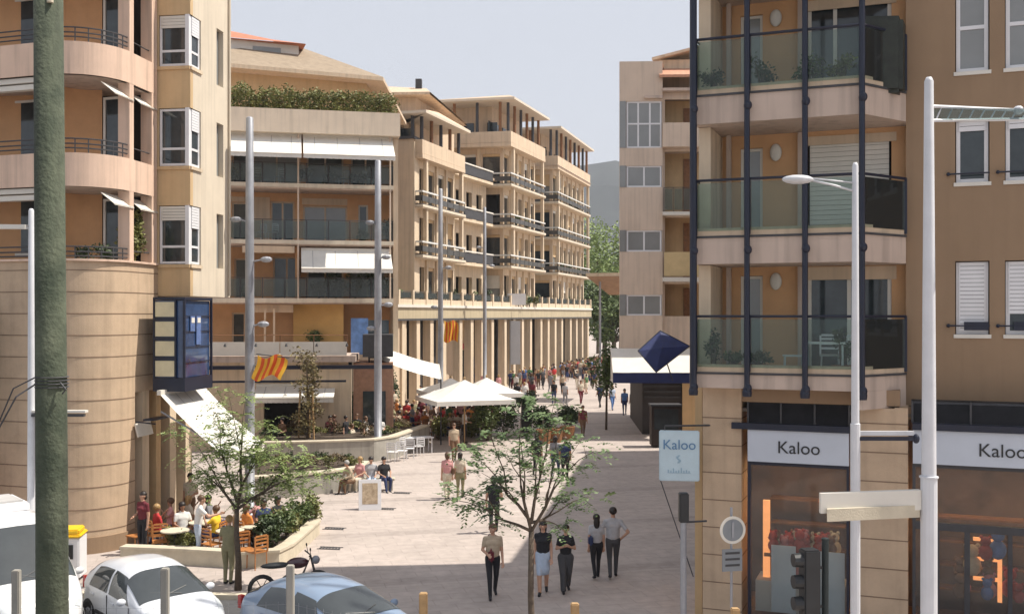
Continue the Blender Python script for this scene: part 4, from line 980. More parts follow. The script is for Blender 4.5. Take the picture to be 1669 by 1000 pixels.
brt = mat('bright_leaf',(.16,.24,.06),.6,.35,1.2,col2=(.28,.36,.11))  # lighter green for the two tallest far trees
for i,(px,d,h,cr,lb) in enumerate([(975,175,23,6.5,'tall light green tree seen at the street end under the hill'),(1012,160,21,6,'tall green tree partly behind the bay window building'),(1000,136,9.5,3.6,'smaller tree low at the street end beside the canopy roof'),(985,150,12,5,'darker tree in the gap at the far street end'),(1040,145,18,5,'tree mostly behind the bay window building at the street end')]):
    big_tree('broadleaf_tree', lb, ((px-CXP)/FPX*d, d, 0), h, cr, brt if i in (0,1) else M['leaf'], 3400, .62, .3, .3, i, 'trees at the far street end')
p = G(988,700); big_tree('street_tree','slender street tree with a bright green crown beside the off-white shop awning', p, 5.2, 1.0, M['leaf'], 1500, .2, .06, .35, 9)
p = G(706,625); big_tree('street_tree','small vivid green tree beside the striped flag at the arcade', p, 4.6, 1.0, mat('vivid_leaf',(.08,.19,.03),.6,.3,2,col2=(.14,.26,.05)), 1300, .2, .06, .25, 12)
# hedge on the roof terrace
def hedge(root_F, u0, u1, v, z, h, dp, label):
    c = root_F.w(u0, v); t = thing('hedge', label, 'hedge', (c.x,c.y,z), root_F.rz); r = random.Random(2); L = u1-u0; cl = []
    n = int(L/.38)
    for i in range(n):
        for q in range(2):
            hk = h*(.9+.22*noise.noise(Vector((i*.5,q,0))))
            for zz in (.25,.55,.85): cl.append((((i+.5)*L/n+r.uniform(-.1,.1), q*dp*.5+r.uniform(-.1,.1), hk*zz*.98),(.34,.32,hk*.22),120,.15))
    leaves('foliage', cl, mat('hedge_leaf',(.12,.14,.035),.6,.4,1.5,col2=(.22,.23,.065)), t)
    m = MB()
    for i in range(0,n,2): m.tube([((i+.5)*L/n,dp*.3,0),((i+.5)*L/n,dp*.3,h*.8)],.03,5)
    m.build('stem', M['bark'], t); return t
hedge(BF, BF.u(372), BF.u(645), .55, 16.4, 2.25, .8, 'long clipped green hedge growing along the roof terrace parapet')

# ---- planters ----
def planter(label, pts, h, wd=.3, fill=True, soilin=None, mm='kerb'):
    c = Vector(pts[0]); t = thing('planter', label, 'planter', (c.x,c.y,0)); P_ = [Vector((p[0]-c.x,p[1]-c.y)) for p in pts]; inn = []
    for i,p in enumerate(P_):
        a = P_[max(0,i-1)]; b = P_[min(len(P_)-1,i+1)]; d = (b-a).normalized(); inn.append(p+Vector((-d.y,d.x))*wd)
    MB().ribbon([tuple(p) for p in P_],[tuple(p) for p in inn],0,h).build('kerb_wall', M[mm], t)
    MB().ribbon([tuple(p-(q-p).normalized()*.04) for p,q in zip(P_,inn)],[tuple(q+(q-p).normalized()*.04) for p,q in zip(P_,inn)],h+.002,h+.07).build('coping', M['kerb'], t)
    if soilin:
        MB().prism([tuple(Vector(q)-c.xy) if hasattr(q,'xy') else (q[0]-c.x,q[1]-c.y) for q in soilin],0.01,h-.08).build('soil', M['soil'], t)
    return t
def g2(px,py): p = G(px,py); return (p.x,p.y)
np_ = [g2(196,916),g2(300,920),g2(392,926),g2(455,922),g2(478,910),g2(500,890),g2(521,870),g2(520,858),g2(505,850)]
planter('low cream stone planter wall curving round the cafe terrace', np_, .36, .28, soilin=[g2(420,922),g2(455,919),g2(478,906),g2(500,887),g2(517,868),g2(512,858),g2(490,866),g2(470,880),g2(440,900)])
rr = random.Random(8)
for i,(px,py,rx,h,mk) in enumerate([(452,906,.5,.85,'leaf'),(468,893,.5,.8,'leafo'),(486,880,.5,.8,'leaf'),(502,868,.45,.75,'leafo'),(436,915,.5,.8,'leafd')]):
    p = G(px,py); bush('shrub','low %s shrub in the curved cafe planter, %s'%(('bright green','yellow-green','mid green','olive','dark green')[i],('second from the cars','at the middle','behind the middle','at its far tip','nearest the cars')[i]), (p.x,p.y,.37), rx, .45, h, M[mk], 800, .13, seed=i, group='shrubs in the curved cafe planter')
for i,(px,py,rx,h,w_) in enumerate([(290,905,.5,.8,'round olive bush behind the planter wall next to the red-shirted diner'),(312,900,.35,.6,'small olive bush beside the terrace tables')]):
    p = G(px,py); bush('shrub', w_, p, rx, rx, h, M['leafo'], 700, .1, seed=20+i)
mp_ = [g2(396,815),g2(470,810),g2(540,803),g2(592,794),g2(600,784)]
planter('long low concrete planter wall in the middle of the square behind the near terrace', mp_, .75, .35, mm='concrete', soilin=[g2(400,811),g2(470,806),g2(540,799),g2(590,790),g2(594,778),g2(500,772),g2(420,772)])
up_ = [g2(430,758),g2(520,756),g2(610,752),g2(645,746),g2(700,724)]
planter('raised concrete planter wall under the staked tree and the grey mast', up_, .95, .35, mm='concrete', soilin=[g2(430,754),g2(520,752),g2(610,748),g2(643,742),g2(690,722),g2(560,722),g2(430,730)])
for i in range(13):
    px = 405+i*14.5; p = G(px, 793-(i%3)*4); bush('flower_bush','low reddish-green flowering bush in the long middle planter', (p.x,p.y,.67), .42,.35,.55, (M['leafo'],M['leafb'],M['leafd'])[i%3], 330, .09, seed=i, group='flowering bushes in the middle planter', stem=False, lumps=5)
    
for i in range(12):
    px = 440+i*20; p = G(px, 741-(i%4)*3); bush('planter_bush','knee-high mixed bush in the raised concrete planter', (p.x,p.y,.85), .55,.4,.35+.18*(i%3), (M['leafd'],M['leafo'],M['leafb'])[i%3], 330, .11, seed=40+i, group='bushes in the raised planter', stem=False, lumps=5)
sh_ = G(548,745); MB().box(-.55,.55,-.03,.0,.35,.8).build('notice_panel', M['offwhite'], label='small white notice panel fixed on the raised concrete planter wall', cat='sign', loc=(sh_.x,sh_.y-1.1,0))
# tall plants round the middle cafe
for i,(px,py,rx,h,mk,lb) in enumerate([(570,715,.9,2.6,'leaf','tall green shrub left of the middle cafe terrace'),(592,718,.7,2.1,'leafo','olive shrub beside the grey mast at the middle cafe'),
    (655,716,.5,1.0,'leafo','bushy olive plant in front of the seated cafe crowd'),(715,716,.5,1.2,'leafo','loose olive plant by the edge of the white parasol'),(795,718,1.0,2.5,'leaf','broad tall green bush under the right side of the white parasol'),(822,712,.9,2.3,'leafd','dark green bush at the right end of the parasol terrace'),
    (637,672,.8,2.8,'leafd','dark tall plant behind the diners near the sloping awning'),(768,712,.4,1.1,'leafo','yellow-green plant under the white parasol'),(545,708,.6,1.3,'leaf','green bush behind the raised planter'),(884,705,.8,1.5,'leafd','wide dark shrub in a tub in the middle of the street'),(928,700,.9,1.4,'leafd','second dark tub shrub standing among the walkers')]):
    p = G(px,py); bush('tall_shrub', lb, p, rx, rx, h, M[mk], 1500, .17, seed=60+i, lumps=12)
p = G(858,703); t = bush('potted_shrub','dark round shrub in a tall dark square pot in the street', (p.x,p.y,1.25), .8,.8,1.2, M['leafd'], 1200, .14, seed=77, cat='potted plant'); MB().prism([(-.3,-.3),(.3,-.3),(.3,.3),(-.3,.3)],-1.25,.25).build('pot', mat('dark_pot',(.04,.035,.03),.5,.2,4), t)
for i,(px,py) in enumerate([(905,720),(925,716),(886,722)]):
    p = G(px,py); t = thing('planter_tub','brown cylindrical planter tub under the dark street shrubs','planter',tuple(p),0,'tubs under the street shrubs'); MB().lathe([(.33,0),(.4,.7),(.36,.72),(.34,.6)],n=14).build('tub', M['wood'], t)
# ---- parasols, big awning ----
def parasol(label, p, w_, ze, zt, seed=0, name='parasol', rz=.2, n=4):
    t = thing(name, label, 'parasol', tuple(p), rz)
    m = MB(); N = n
    rim = [(w_*math.cos(2*PI*(k+.5)/N)*(1.41 if N==4 else 1)/2*1.0, w_*math.sin(2*PI*(k+.5)/N)*(1.41 if N==4 else 1)/2) for k in range(N)]
    S = 8
    for k in range(N):
        a, b = Vector(rim[k]), Vector(rim[(k+1)%N])
        for i in range(S):
            f0, f1 = i/S,(i+1)/S
            for q in range(6):
                g0,g1 = q/6,(q+1)/6
                def P(f,g):
                    pt = (a*(1-g)+b*g)*f; sag = -.28*f*(1-f)*1.0-.05*math.sin(PI*g)*f
                    return (pt.x,pt.y,zt+(ze-zt)*f+sag+.0)
                if i == 0: m.face([P(0,0),P(f1,g0),P(f1,g1)])
                else: m.face([P(f0,g0),P(f1,g0),P(f1,g1),P(f0,g1)])
        m.face([(a.x,a.y,ze),(a.x,a.y,ze-.22),(b.x,b.y,ze-.22),(b.x,b.y,ze)])
    m.build('canopy', M['canvas'], t, smooth=False, weld=True)
    MB().tube([(0,0,0),(0,0,zt+.1)],.035,8).lathe([(.05,zt),(.06,zt+.1),(.0,zt+.16)],n=8).build('pole', M['lwood'], t)
    for k in range(N): MB().tube([(0,0,zt-.6),(rim[k][0]*.55,rim[k][1]*.55,zt+(ze-zt)*.55-.1)],.015,5).build('strut', M['lwood'], t)
    MB().lathe([(.4,0),(.4,.07),(.08,.12)],n=12).build('base', M['concrete'], t); return t
d = 52
parasol('large square white parasol at the front of the middle cafe terrace, left of the pair', ((757-CXP)/FPX*d,d,0), 4.0, 2.45, 3.35, rz=.35)
parasol('white parasol just behind and right of the largest one', ((793-CXP)/FPX*55.5,55.5,0), 3.2, 2.5, 3.25, rz=.3)
parasol('white parasol half hidden behind the sloping white awning', ((735-CXP)/FPX*57.5,57.5,0), 3.2, 2.4, 3.1, rz=.3)
t = thing('sloping_awning','long bright white awning strip sloping down over the middle cafe from the podium','awning',tuple(Pd(600,565,54))[:2]+(0,),R(6))
pa = Pd(600,562,54); pb = Pd(712,608,52)
L = pb.x-pa.x; m = MB()
for i in range(10):
    f0,f1 = i/10,(i+1)/10; z0 = pa.z+(pb.z-pa.z)*f0-.15*math.sin(PI*f0); z1 = pa.z+(pb.z-pa.z)*f1-.15*math.sin(PI*f1)
    m.face([(L*f0,-1.6,z0-.35),(L*f1,-1.6,z1-.35),(L*f1,1.6,z1+.25),(L*f0,1.6,z0+.25)])
m.build('canopy', M['canvas'], t, smooth=True, weld=True); 
for x,z in ((.1,pa.z),(L,pb.z)): MB().tube([(x,-1.6,0),(x,-1.6,z-.36)],.04,6).build('support_post', M['charcoal'], t)
MB().tube([(L,-1.6,pb.z-.35),(L,1.6,pb.z+.25)],.04,6).build('front_bar', M['offwhite'], t)
# small back awnings on the left of the parasols
t = thing('canopy_roof','thin tilted brown-edged canopy roof at the street end beside the bay window building','canopy',tuple(Pd(985,460,80))[:2]+(0,),0)
z = 6.6-(456-HY)/FPX*80
m = MB(); m.prism([(-1.45,-.5),(3,-2.0),(3,3),(-1.0,3)],z+.25,z+.5); m.build('roof', M['cream'], t)
m = MB(); m.face([(-1.4,-.45,z+.24),(2.9,-1.9,z+.24),(2.9,2.5,z-1.1),(.6,2.5,z-1.1)]); m.build('soffit', mat('timber_soffit',(.28,.17,.10),.8,.2,3), t)
for x,y in ((-.3,.4),(2.4,-.6)): MB().tube([(x,y,0),(x,y,z+.25)],.09,8).build('support_post', M['steel'], t)
# ---- masts and lamps ----
def mast(label, px, py_top, d, r0, r1, head=None, zt=None, m='steel', cat='street lamp', name='street_lamp', group=None):
    b = Vector(((px-CXP)/FPX*d, d, 0)); zt = EYE-(py_top-HY)/FPX*d
    t = thing(name, label, cat, tuple(b), 0, group)
    MB().lathe([(r0*1.6,0),(r0*1.6,.12),(r0,.14),(r0,zt*.3),((r0+r1)/2,zt*.7),(r1,zt-.02),(r1*.6,zt+.03)],n=14).build('mast', M[m], t, smooth=True)
    return t, zt
grp = 'grey light masts along the square'
t,zt = mast('tall grey light mast in front of the terrace building, nearest of the row', 407, 192, 34, .16,.12, group=grp)
for z,l in ((8.3,.45),(9.6,-.3),(6.2,.35),(4.9,.3)):
    MB().tube([(0,0,z),(l,-.1,z+.08)],.03,6).ell((l+.12*(1 if l>0 else -1),-.12,z+.08),(.2,.12,.1),8,5).build('floodlight', M['steel'], t)
t,zt = mast('grey light mast rising from the raised planter, second of the row', 616, 262, 48.5, .18,.14, group=grp)
for z,l in ((7.0,.5),(9.2,.4),(10.8,-.35),(5.9,-.3)): MB().tube([(0,0,z),(l,-.1,z+.05)],.035,6).ell((l,-.12,z+.05),(.22,.14,.12),8,5).build('floodlight', M['steel'], t)
t,zt = mast('grey light mast beside the striped arcade flag, third of the row', 718, 308, 66, .17,.13, group=grp)
for z,l in ((9.5,.5),(7.0,-.4)): MB().tube([(0,0,z),(l,-.1,z+.05)],.035,6).ell((l,-.12,z+.05),(.22,.14,.12),8,5).build('floodlight', M['steel'], t)
t,zt = mast('farthest grey light mast of the row, behind the parasols', 790, 338, 85, .16,.12, group=grp)
for z,l in ((10.5,.6),(12.0,-.5)): MB().tube([(0,0,z),(l,-.1,z+.05)],.035,6).ell((l,-.12,z+.05),(.22,.14,.12),8,5).build('floodlight', M['steel'], t)
# near right white mast
d = 13.0; t,zt = mast('thick white steel mast in front of the toy shop with two flat side arms', 1514, 130, d, .098,.055, m='whitem', name='light_mast')
z = EYE-(778-HY)/FPX*d; MB().lathe([(.1,0),(.1,z),(.115,z),(.115,z+.02),(.07,z+.03)],n=14).build('sleeve', M['whitem'], t, smooth=False)
k = d/FPX
m = MB().prism([(-.1,-.02),(-1.42,-.25),(-1.42,-.18),(-.1,.08)],EYE-(830-HY)*k,EYE-(798-HY)*k).build('lamp_panel', M['offwhite'], t)
MB().prism([(-.12,-.02),(-1.36,-.3),(-1.3,-.1),(-.1,.1)],EYE-(838-HY)*k-.03,EYE-(818-HY)*k-.03).build('lamp_panel', M['kerb'], t)
m = MB(); 
za = EYE-(190-HY)*k; zb = EYE-(170-HY)*k
m.tube([(0,0,za+.13),(1.5,.5,za+.17)],.022,6).tube([(0,0,za-.05),(1.5,.5,za+.06)],.022,6)
for q in range(9): x = .1+q*.16; m.tube([(x,x*.33,za-.04+q*.012),(x+.09,(x+.09)*.33,za+.14+q*.004)],.01,4)
m.ell((1.32,.42,za+.16),(.07,.06,.06),8,6); m.build('side_arm', M['whitem'], t)
MB().box(.06,1.4,.05,.09,za-.02,za+.11).build('arm_infill', M['railg2'], t)
# mast with the lamp head
d = 17.0; k = d/FPX; t,zt = mast('slim pale street lamp with a long curved arm and oval lamp head before the balconies', 1394, 268, d, .072,.048, m='whitem')
z = EYE-(690-HY)*k; MB().lathe([(.08,0),(.08,z),(.05,z+.02)],n=12).build('sleeve', M['whitem'], t)
za = EYE-(300-HY)*k
MB().tube([(0,0,za-.12),(-.35,-.05,za-.03),(-.75,-.1,za+.05)],.02,6).tube([(0,0,za+.02),(-.75,-.1,za+.08)],.014,6).build('arm', M['whitem'], t, smooth=True)
MB().ell((-.97,-.12,za+.06),(.26,.12,.075),14,8).build('lamp_head', M['whitem'], t, smooth=True)
zb = EYE-(709-HY)*k; MB().box(.06,.95,-.03,.05,zb+.0,zb+.07).build('lower_arm', M['whitem'], t); MB().box(.06,1.0,-.06,.02,zb-.08,zb-.02).ell((.98,-.03,zb-.05),(.06,.06,.08),8,6).build('lower_fixture', M['navy'], t)
# left white lamp
d = 24.0; k = d/FPX; t,zt = mast('slim white street lamp at the left edge beside the rounded building', 51, 342, d, .085,.06, m='whitem')
za = EYE-(372-HY)*k; MB().tube([(0,0,za),(-.55,-.1,za+.03)],.02,6).build('arm', M['whitem'], t); MB().prism([(-.1,-.1),(-1.0,-.2),(-1.0,.05),(-.1,.05)],za-.02,za+.08).build('lamp_head', M['offwhite'], t)
zb = EYE-(668-HY)*k; MB().box(.05,1.28,-.1,.08,zb-.05,zb+.0).build('lower_arm', M['offwhite'], t); MB().box(.05,1.25,-.12,.0,zb-.14,zb-.08).build('lower_fixture', M['charcoal'], t)
# wooden pole
d = 9.5; k = d/FPX; bx = (88-CXP)*k
t = thing('wooden_pole','weathered green-stained wooden pole in the left foreground, bound with wire','pole',(bx,d,0))
gw = mat('green_wood',(.040,.058,.036),.9,.3,2.5,.8,25,streak=.45,col2=(.105,.12,.08))
MB().tube([(0,0,0),(-.02,0,5),(-.062,0,11)],[.15,.138,.122],18).build('shaft', gw, t, smooth=True)
zz = EYE-(622-HY)*k; m = MB()
for q in range(4): m.lathe([(.143,zz-.05+q*.03),(.15,zz-.045+q*.03),(.143,zz-.04+q*.03)],(-.02,0,0),14)
m.tube([(-.1,-.1,zz),(-.25,-.2,zz-.12),(-.5,-.1,zz-.5)],.008,5).tube([(-.12,-.1,zz+.05),(-.3,-.15,zz-.05),(-.9,.0,zz-1.3)],.007,5).tube([(.1,-.1,zz),(.16,-.12,zz-.06),(.12,-.1,zz-.1)],.008,5)
m.build('binding_wire', M['charcoal'], t)
MB().tube([(.02,-.125,9.4),(.03,-.13,9.9)],.03,8).build('bracket', M['kerb'], t)
# fence: concrete posts with thin wire mesh
t = thing('mesh_fence','wire mesh fence on pale square posts along the parking edge in the foreground','fence',(-6.2,18.2,0))
fp = [(-8.6,18.1),(-6.02,18.1),(-3.9,18.35),(-1.41,16.6),(.97,16.1),(3.4,15.9)]
for i,(x,y) in enumerate(fp):
    zt = EYE-((928,925,920,965,982,990)[i]-HY)/FPX*y; MB().box(x+6.2-.065,x+6.2+.065,y-18.2-.065,y-18.2+.065,0,zt).build('post', M['lwood'] if i > 2 else M['concrete'], t, bevel=.015)
m = MB()
for (a,b) in zip(fp,fp[1:]):
    a = Vector(a)-Vector((6.2*-1,18.2)); b = Vector(b)-Vector((-6.2,18.2)); L = (b-a).length; n = int(L/.2)
    for i in range(n+1): p = a+(b-a)*i/n; m.tube([(p.x,p.y+.03,.05),(p.x,p.y+.03,1.55)],.0022,3,False)
    for q in range(8): m.tube([(a.x,a.y+.03,.1+q*.2),(b.x,b.y+.03,.1+q*.2)],.0022,3,False)
m.build('wire_mesh', M['steel'], t)
# flags
def flag(label, p, w_, h, rot, cols_, name='flag', vert=False):
    t = thing(name, label, 'flag', tuple(p), rot); n = 9
    my = mat('flag_yellow',(.75,.42,.04),.8,.1,4); mr = mat('flag_red',(.62,.09,.02),.8,.1,4); m = MB(); N = 27
    for i in range(N):
        m.cur = (i*9//N) % 2
        for j in range(8):
            def P(u,v):
                return (w_*u-.25*v*h*(0 if vert else 1)+ .03*math.sin(v*5), .12*math.sin(u*9+v*2), -h*v-.10*math.sin(u*7)-.12*u*(1-v))
            u0,u1,v0,v1 = i/N,(i+1)/N,j/8,(j+1)/8
            m.face([P(u0,v0),P(u0,v1),P(u1,v1),P(u1,v0)])
    m.build('cloth', [my,mr], t, smooth=True)
    MB().tube([(-.05,0,.03),(w_+.05,0,-.1)],.018,5).build('staff', M['charcoal'], t); return t
flag('yellow and red striped flag draped beside the nearest grey mast', Pd(420,578,33.5), .95, .75, .1, None)
flag('striped yellow and red flag hanging at the arcade beside the third mast', Pd(724,522,74.5), 1.0, 1.5, .1, None, vert=True)
# banner white on arcade
t = thing('white_banner','small white banner panel hung on the arcade terrace edge','banner',tuple(Pd(842,488,96)),0); MB().box(-.85,.85,-.05,.05,-.5,.55).build('panel', M['white'], t)
p = Pd(841,560,96); t = thing('vertical_banner','tall pale banner standing between the arcade columns','banner',(p.x,p.y,0),0); MB().box(-.5,.4,-.05,.05,2.0,6.0).build('panel', mat('pale_grey',(.45,.46,.48),.7,.05,2), t); MB().tube([(-.55,0,0),(-.55,0,6.1)],.04,6).build('pole', M['steel'], t)
# A-board
p = G(603,829); t = thing('a_board','white menu A-board with a brown picture standing alone on the sunny paving','sign',tuple(p),R(8))
for sgn in (-1,1):
    o = MB().box(-.38,.38,-.02,.02,0,1.02).build('board', M['white'], t, bevel=.006); o.location = (0,.2*sgn,0); o.rotation_euler = (R(11)*sgn,0,0)
    MB().box(-.26,.26,-.026*1-.0,-.0205,.2,.9).build('menu_print', mat('menu_print',(.45,.32,.2),.8,.5,7,col2=(.62,.5,.36)), o)
# drain grates
for i,(px,py) in enumerate([(655,803),(628,829),(545,861),(538,893)]):
    p = G(px,py); t = thing('drain_grate','small dark drain grate set in the sunny paving','drain',(p.x,p.y,.006),R(-10),'drain grates in the paving'); m = MB()
    for k in range(7): m.box(-.3+k*.09,-.25+k*.09,-.12,.12,0,.01)
    m.box(-.34,.34,-.15,-.12,0,.012).box(-.34,.34,.12,.15,0,.012); m.build('grille', M['charcoal'], t)
# round road sign, traffic light
d = 19.0; k = d/FPX; b = ((1192-CXP)*k,d,0); t = thing('road_sign','round pale road sign with a rectangular plate on a thin post beside the stone pillar','sign',b,R(12))
z = EYE-(862-HY)*k
MB().tube([(0,0,0),(0,0,z+.4)],.025,8).build('post', M['steel'], t)
o = MB().lathe([(0.001,0),(.22,0),(.24,.01),(.24,.03),(.001,.03)],n=28).build('disc', mat('sign_grey',(.22,.24,.26),.5,.08,3), t); o.location = (0,-.03,z); o.rotation_euler = (R(90),0,0)
o = MB().lathe([(.2,0),(.25,0),(.25,.012),(.2,.012)],n=28,caps=False).build('rim', M['offwhite'], t); o.location = (0,-.055,z); o.rotation_euler = (R(90),0,0)
MB().box(-.02,.02,-.075,-.068,z-.14,z+.14).build('sign_bar', M['steel'], t)
MB().box(-.19,.19,-.05,-.02,z-.75,z-.35).build('plate', MATS['sign_grey'], t)
m = MB()
for q in range(3): m.box(-.14,.14,-.056,-.051,z-.44-q*.11,z-.40-q*.11)
m.build('plate_lines', M['charcoal'], t)
d = 15.5; k = d/FPX; b = ((1345-CXP)*k,d,0); t = thing('traffic_light','black traffic light turned sideways on a short post outside the toy shop','traffic light',b,R(8))
zt = EYE-(880-HY)*k; MB().tube([(0,0,0),(0,0,zt)],.05,10).lathe([(.055,zt),(.06,zt+.03),(.0,zt+.05)],n=10).build('post', mat('dark_green_paint',(.01,.02,.022),.5,.2,3), t)
z0 = EYE-(1000-HY)*k; z1 = EYE-(893-HY)*k
MB().box(-.37,-.12,-.12,.12,z0-.08,z1).build('housing', M['black'], t, bevel=.02); MB().box(-.12,-.05,-.02,.02,z1-.3,z1-.26).box(-.12,-.05,-.02,.02,z0+.1,z0+.14).build('bracket', M['black'], t)
for q in range(3):
    zc = z1-.16-q*.32; 
    MB().tube([(-.5,0,zc),(-.37,0,zc)],[.1,.11],12).build('hood', M['black'], t)
    MB().tube([(-.41,0,zc),(-.385,0,zc)],[.085,.09],12).build('lens', mat(('lens_red','lens_amber','lens_green')[q],((.25,.02,.02),(.3,.15,.02),(.02,.2,.12))[q],.2,.1,2), t)
# right-hand post with black head near the hanging sign
d = 19.5; k = d/FPX; b = ((1114-CXP)*k,d,0); t = thing('signal_post','slim dark signal post with a small black head under the hanging sign','post',b,0)
z = EYE-(850-HY)*k; MB().tube([(0,0,0),(0,0,z)],.06,10).build('post', M['steel'], t); MB().box(-.09,.09,-.09,.09,z,z+.55).build('head', M['black'], t, bevel=.02); MB().tube([(.05,0,z),(.45,.1,z)],.02,6).build('arm', M['charcoal'], t)
# yellow topped bin
p = G(132,912); t = thing('recycling_bin','white recycling bin with a bright yellow lid beside the rounded base','bin',(-11.05,25.9,0),R(10))
MB().prism([(-.36,-.34),(.36,-.34),(.40,.34),(-.40,.34)],.1,1.12).build('body', M['white'], t, bevel=.03)
MB().prism([(-.4,-.4),(.4,-.4),(.42,.38),(-.42,.38)],1.12,1.2).prism([(-.36,-.36),(.36,-.36),(.36,.3),(-.36,.3)],1.2,1.32).build('lid', mat('yellow_plastic',(.8,.52,.02),.4,.06,3), t, bevel=.03)
MB().box(.0,.22,-.36,-.345,.6,.95).build('sticker', M['black'], t)
for x in (-.28,.28): o = MB().tube([(x-.04,.3,.1),(x+.04,.3,.1)],.1,12).build('wheel', M['black'], t)
# ---- tables, chairs, benches ----
def make_chair(label, mt, loc, rz, group):
    t = thing('cafe_chair', label, 'chair', loc, rz, group)
    m = MB().box(-.21,.21,-.2,.22,.43,.46); m.build('seat', mt, t)
    m = MB()
    for x in (-.19,.19): m.box(x-.018,x+.018,.2,.235,.46,.86)
    for z in (.56,.66,.76,.84): m.box(-.17,.17,.205,.23,z,z+.045)
    m.build('backrest', mt, t)
    for x in (-.18,.18):
        for y in (-.17,.2): MB().tube([(x,y,0),(x*.95,y*.95,.43)],.016,5).build('leg', mt, t)
    return t
def make_table(label, mt, loc, group, r=.38):
    t = thing('cafe_table', label, 'table', loc, 0, group)
    MB().lathe([(r,.72),(r,.75),(.01,.751)],n=20).build('tabletop', mt, t); MB().tube([(0,0,.03),(0,0,.72)],.03,8).build('pedestal', M['charcoal'], t); MB().lathe([(.24,0),(.22,.03),(.03,.05)],n=14).build('foot', M['charcoal'], t); return t
tch = make_chair('orange wooden slatted chair standing empty by the small tree', mat('orange_wood',(.42,.17,.05),.5,.2,5), tuple(G(400,922)), .6, 'wooden chairs of the near cafe terrace')
for i,(px,py,rz,lb) in enumerate([(418,925,-2.3,'second orange wooden chair facing away near the motorbike'),(345,912,2.6,'wooden chair between the yellow-shirted diner and the small tree'),(262,908,.4,'wooden chair behind the red-shirted diner at the wall'),(222,898,-.6,'wooden chair closest to the rounded stone base')]):
    copy_tree(tch, tuple(G(px,py)), rz, lb)
tt = make_table('round cafe table between the red-shirted and white-shirted guests', M['kerb'], tuple(G(285,908)), 'tables of the near cafe terrace')
for i,(px,py,lb) in enumerate([(375,908,'round cafe table just behind the small tree trunk'),(415,900,'round cafe table beside the curved planter'),(330,893,'round cafe table deep under the sloping awning')]): copy_tree(tt, tuple(G(px,py)), 0, lb)
# white metal chairs on the deck by the mast
t0 = make_chair('white metal chair by the grey mast, one of a loose row', M['white'], tuple(G(640,752)), 2.9, 'white metal chairs by the grey mast')
for i,(px,py) in enumerate([(655,750),(668,746),(682,742),(650,742)]): copy_tree(t0, tuple(G(px,py)), 2.9+i*.4)
t = thing('white_table','long white metal table behind the row of white chairs','table',tuple(G(668,738)),R(20)); MB().box(-1.1,1.1,-.35,.35,.72,.75).build('tabletop', M['white'], t)
for x in (-1,1):
    for y in (-.3,.3): MB().box(x-.02,x+.02,y-.02,y+.02,0,.72).build('leg', M['white'], t)
p = G(600,801); t = thing('bench','pale stone bench carrying three seated people','bench',(p.x,p.y+.35,0),R(4)); MB().box(-.9,.95,-.22,.22,.38,.46).build('seat', M['kerb'], t, bevel=.015)
for x in (-.7,.75): MB().box(x-.12,x+.12,-.18,.18,0,.379).build('support', M['concrete'], t)
# tables under the parasols
tb = make_table('round table of the crowded middle cafe', M['wood'], tuple(G(650,706)), 'tables of the middle cafe')
for i,(px,py) in enumerate([(680,710),(705,705),(735,708),(665,696),(620,712)]): copy_tree(tb, tuple(G(px,py)), 0)
# ---- balcony plants and furniture of the right building ----
def rl(u,v,z): p = NF.w(u,v,z); return (p.x,p.y,p.z)
pz = [11.15,8.22,5.41]
for i,(u,v,k_,rx,h,mk,lb) in enumerate([(.35,.35,2,.22,.75,'leafd','small potted plant at the left corner of the lowest glass balcony'),(.75,.35,2,.25,.35,'leaf','low green trough plant on the lowest glass balcony, left side'),(1.25,.35,2,.3,.32,'leafd','dark trough plant in the middle of the lowest glass balcony'),(2.9,.55,2,.3,.75,'leafd','bushy potted plant beside the white chair on the lowest glass balcony'),
    (3.65,.9,2,.2,.8,'leafo','potted plant in the angled corner of the lowest glass balcony'),(.3,.4,0,.25,.5,'leafd','potted plant at the left corner of the top glass balcony'),(1.3,.5,0,.4,.75,'leafd','spreading plant on the top glass balcony, left half'),(2.2,.5,0,.45,.65,'leaf','leafy plant on the top glass balcony, middle'),(2.9,.5,0,.4,.6,'leafo','plant near the right post of the top glass balcony')]):
    p = rl(u,v,pz[k_]-.11); t = bush('potted_plant', lb, (p[0],p[1],p[2]+.24), rx, rx*.8, h, M[mk], 420, .08, cat='potted plant', seed=100+i, lumps=6)
    MB().lathe([(rx*.55,-.24),(rx*.7,.03),(rx*.6,.03),(rx*.55,-.03)],n=12).build('pot', mat('terracotta',(.33,.14,.08),.8,.15,5), t)
p = rl(3.75,.9,pz[0]-.1); o = MB().prism([(-.5,-.45),(.3,-.2),(.35,.45),(-.3,.4)],0,1.55).build('furniture_cover', mat('dark_tarp',(.018,.022,.016),.6,.5,4,.8,12), label='dark tarpaulin covered pile in the corner of the top balcony', cat='cover', loc=p, rz=NF.rz, bevel=.08)
wc_ = make_chair('white plastic armchair left of the table on the lowest glass balcony', M['white'], rl(1.9,.8,pz[2]-.115), NF.rz-1.4, 'white chairs on the lowest glass balcony')
copy_tree(wc_, rl(3.25,.85,pz[2]-.115), NF.rz+1.3, 'white plastic armchair right of the table on the lowest glass balcony')
copy_tree(wc_, rl(2.6,1.35,pz[2]-.115), NF.rz+.1, 'white plastic armchair behind the table on the lowest glass balcony')
t = thing('balcony_table','white plastic table set on the lowest glass balcony','table',rl(2.55,.75,pz[2]-.115),NF.rz); MB().box(-.42,.42,-.3,.3,.7,.74).build('tabletop', M['white'], t)
for x in (-.36,.36):
    for y in (-.25,.25): MB().tube([(x,y,0),(x,y,.7)],.022,6).build('leg', M['white'], t)
rr = random.Random(31)
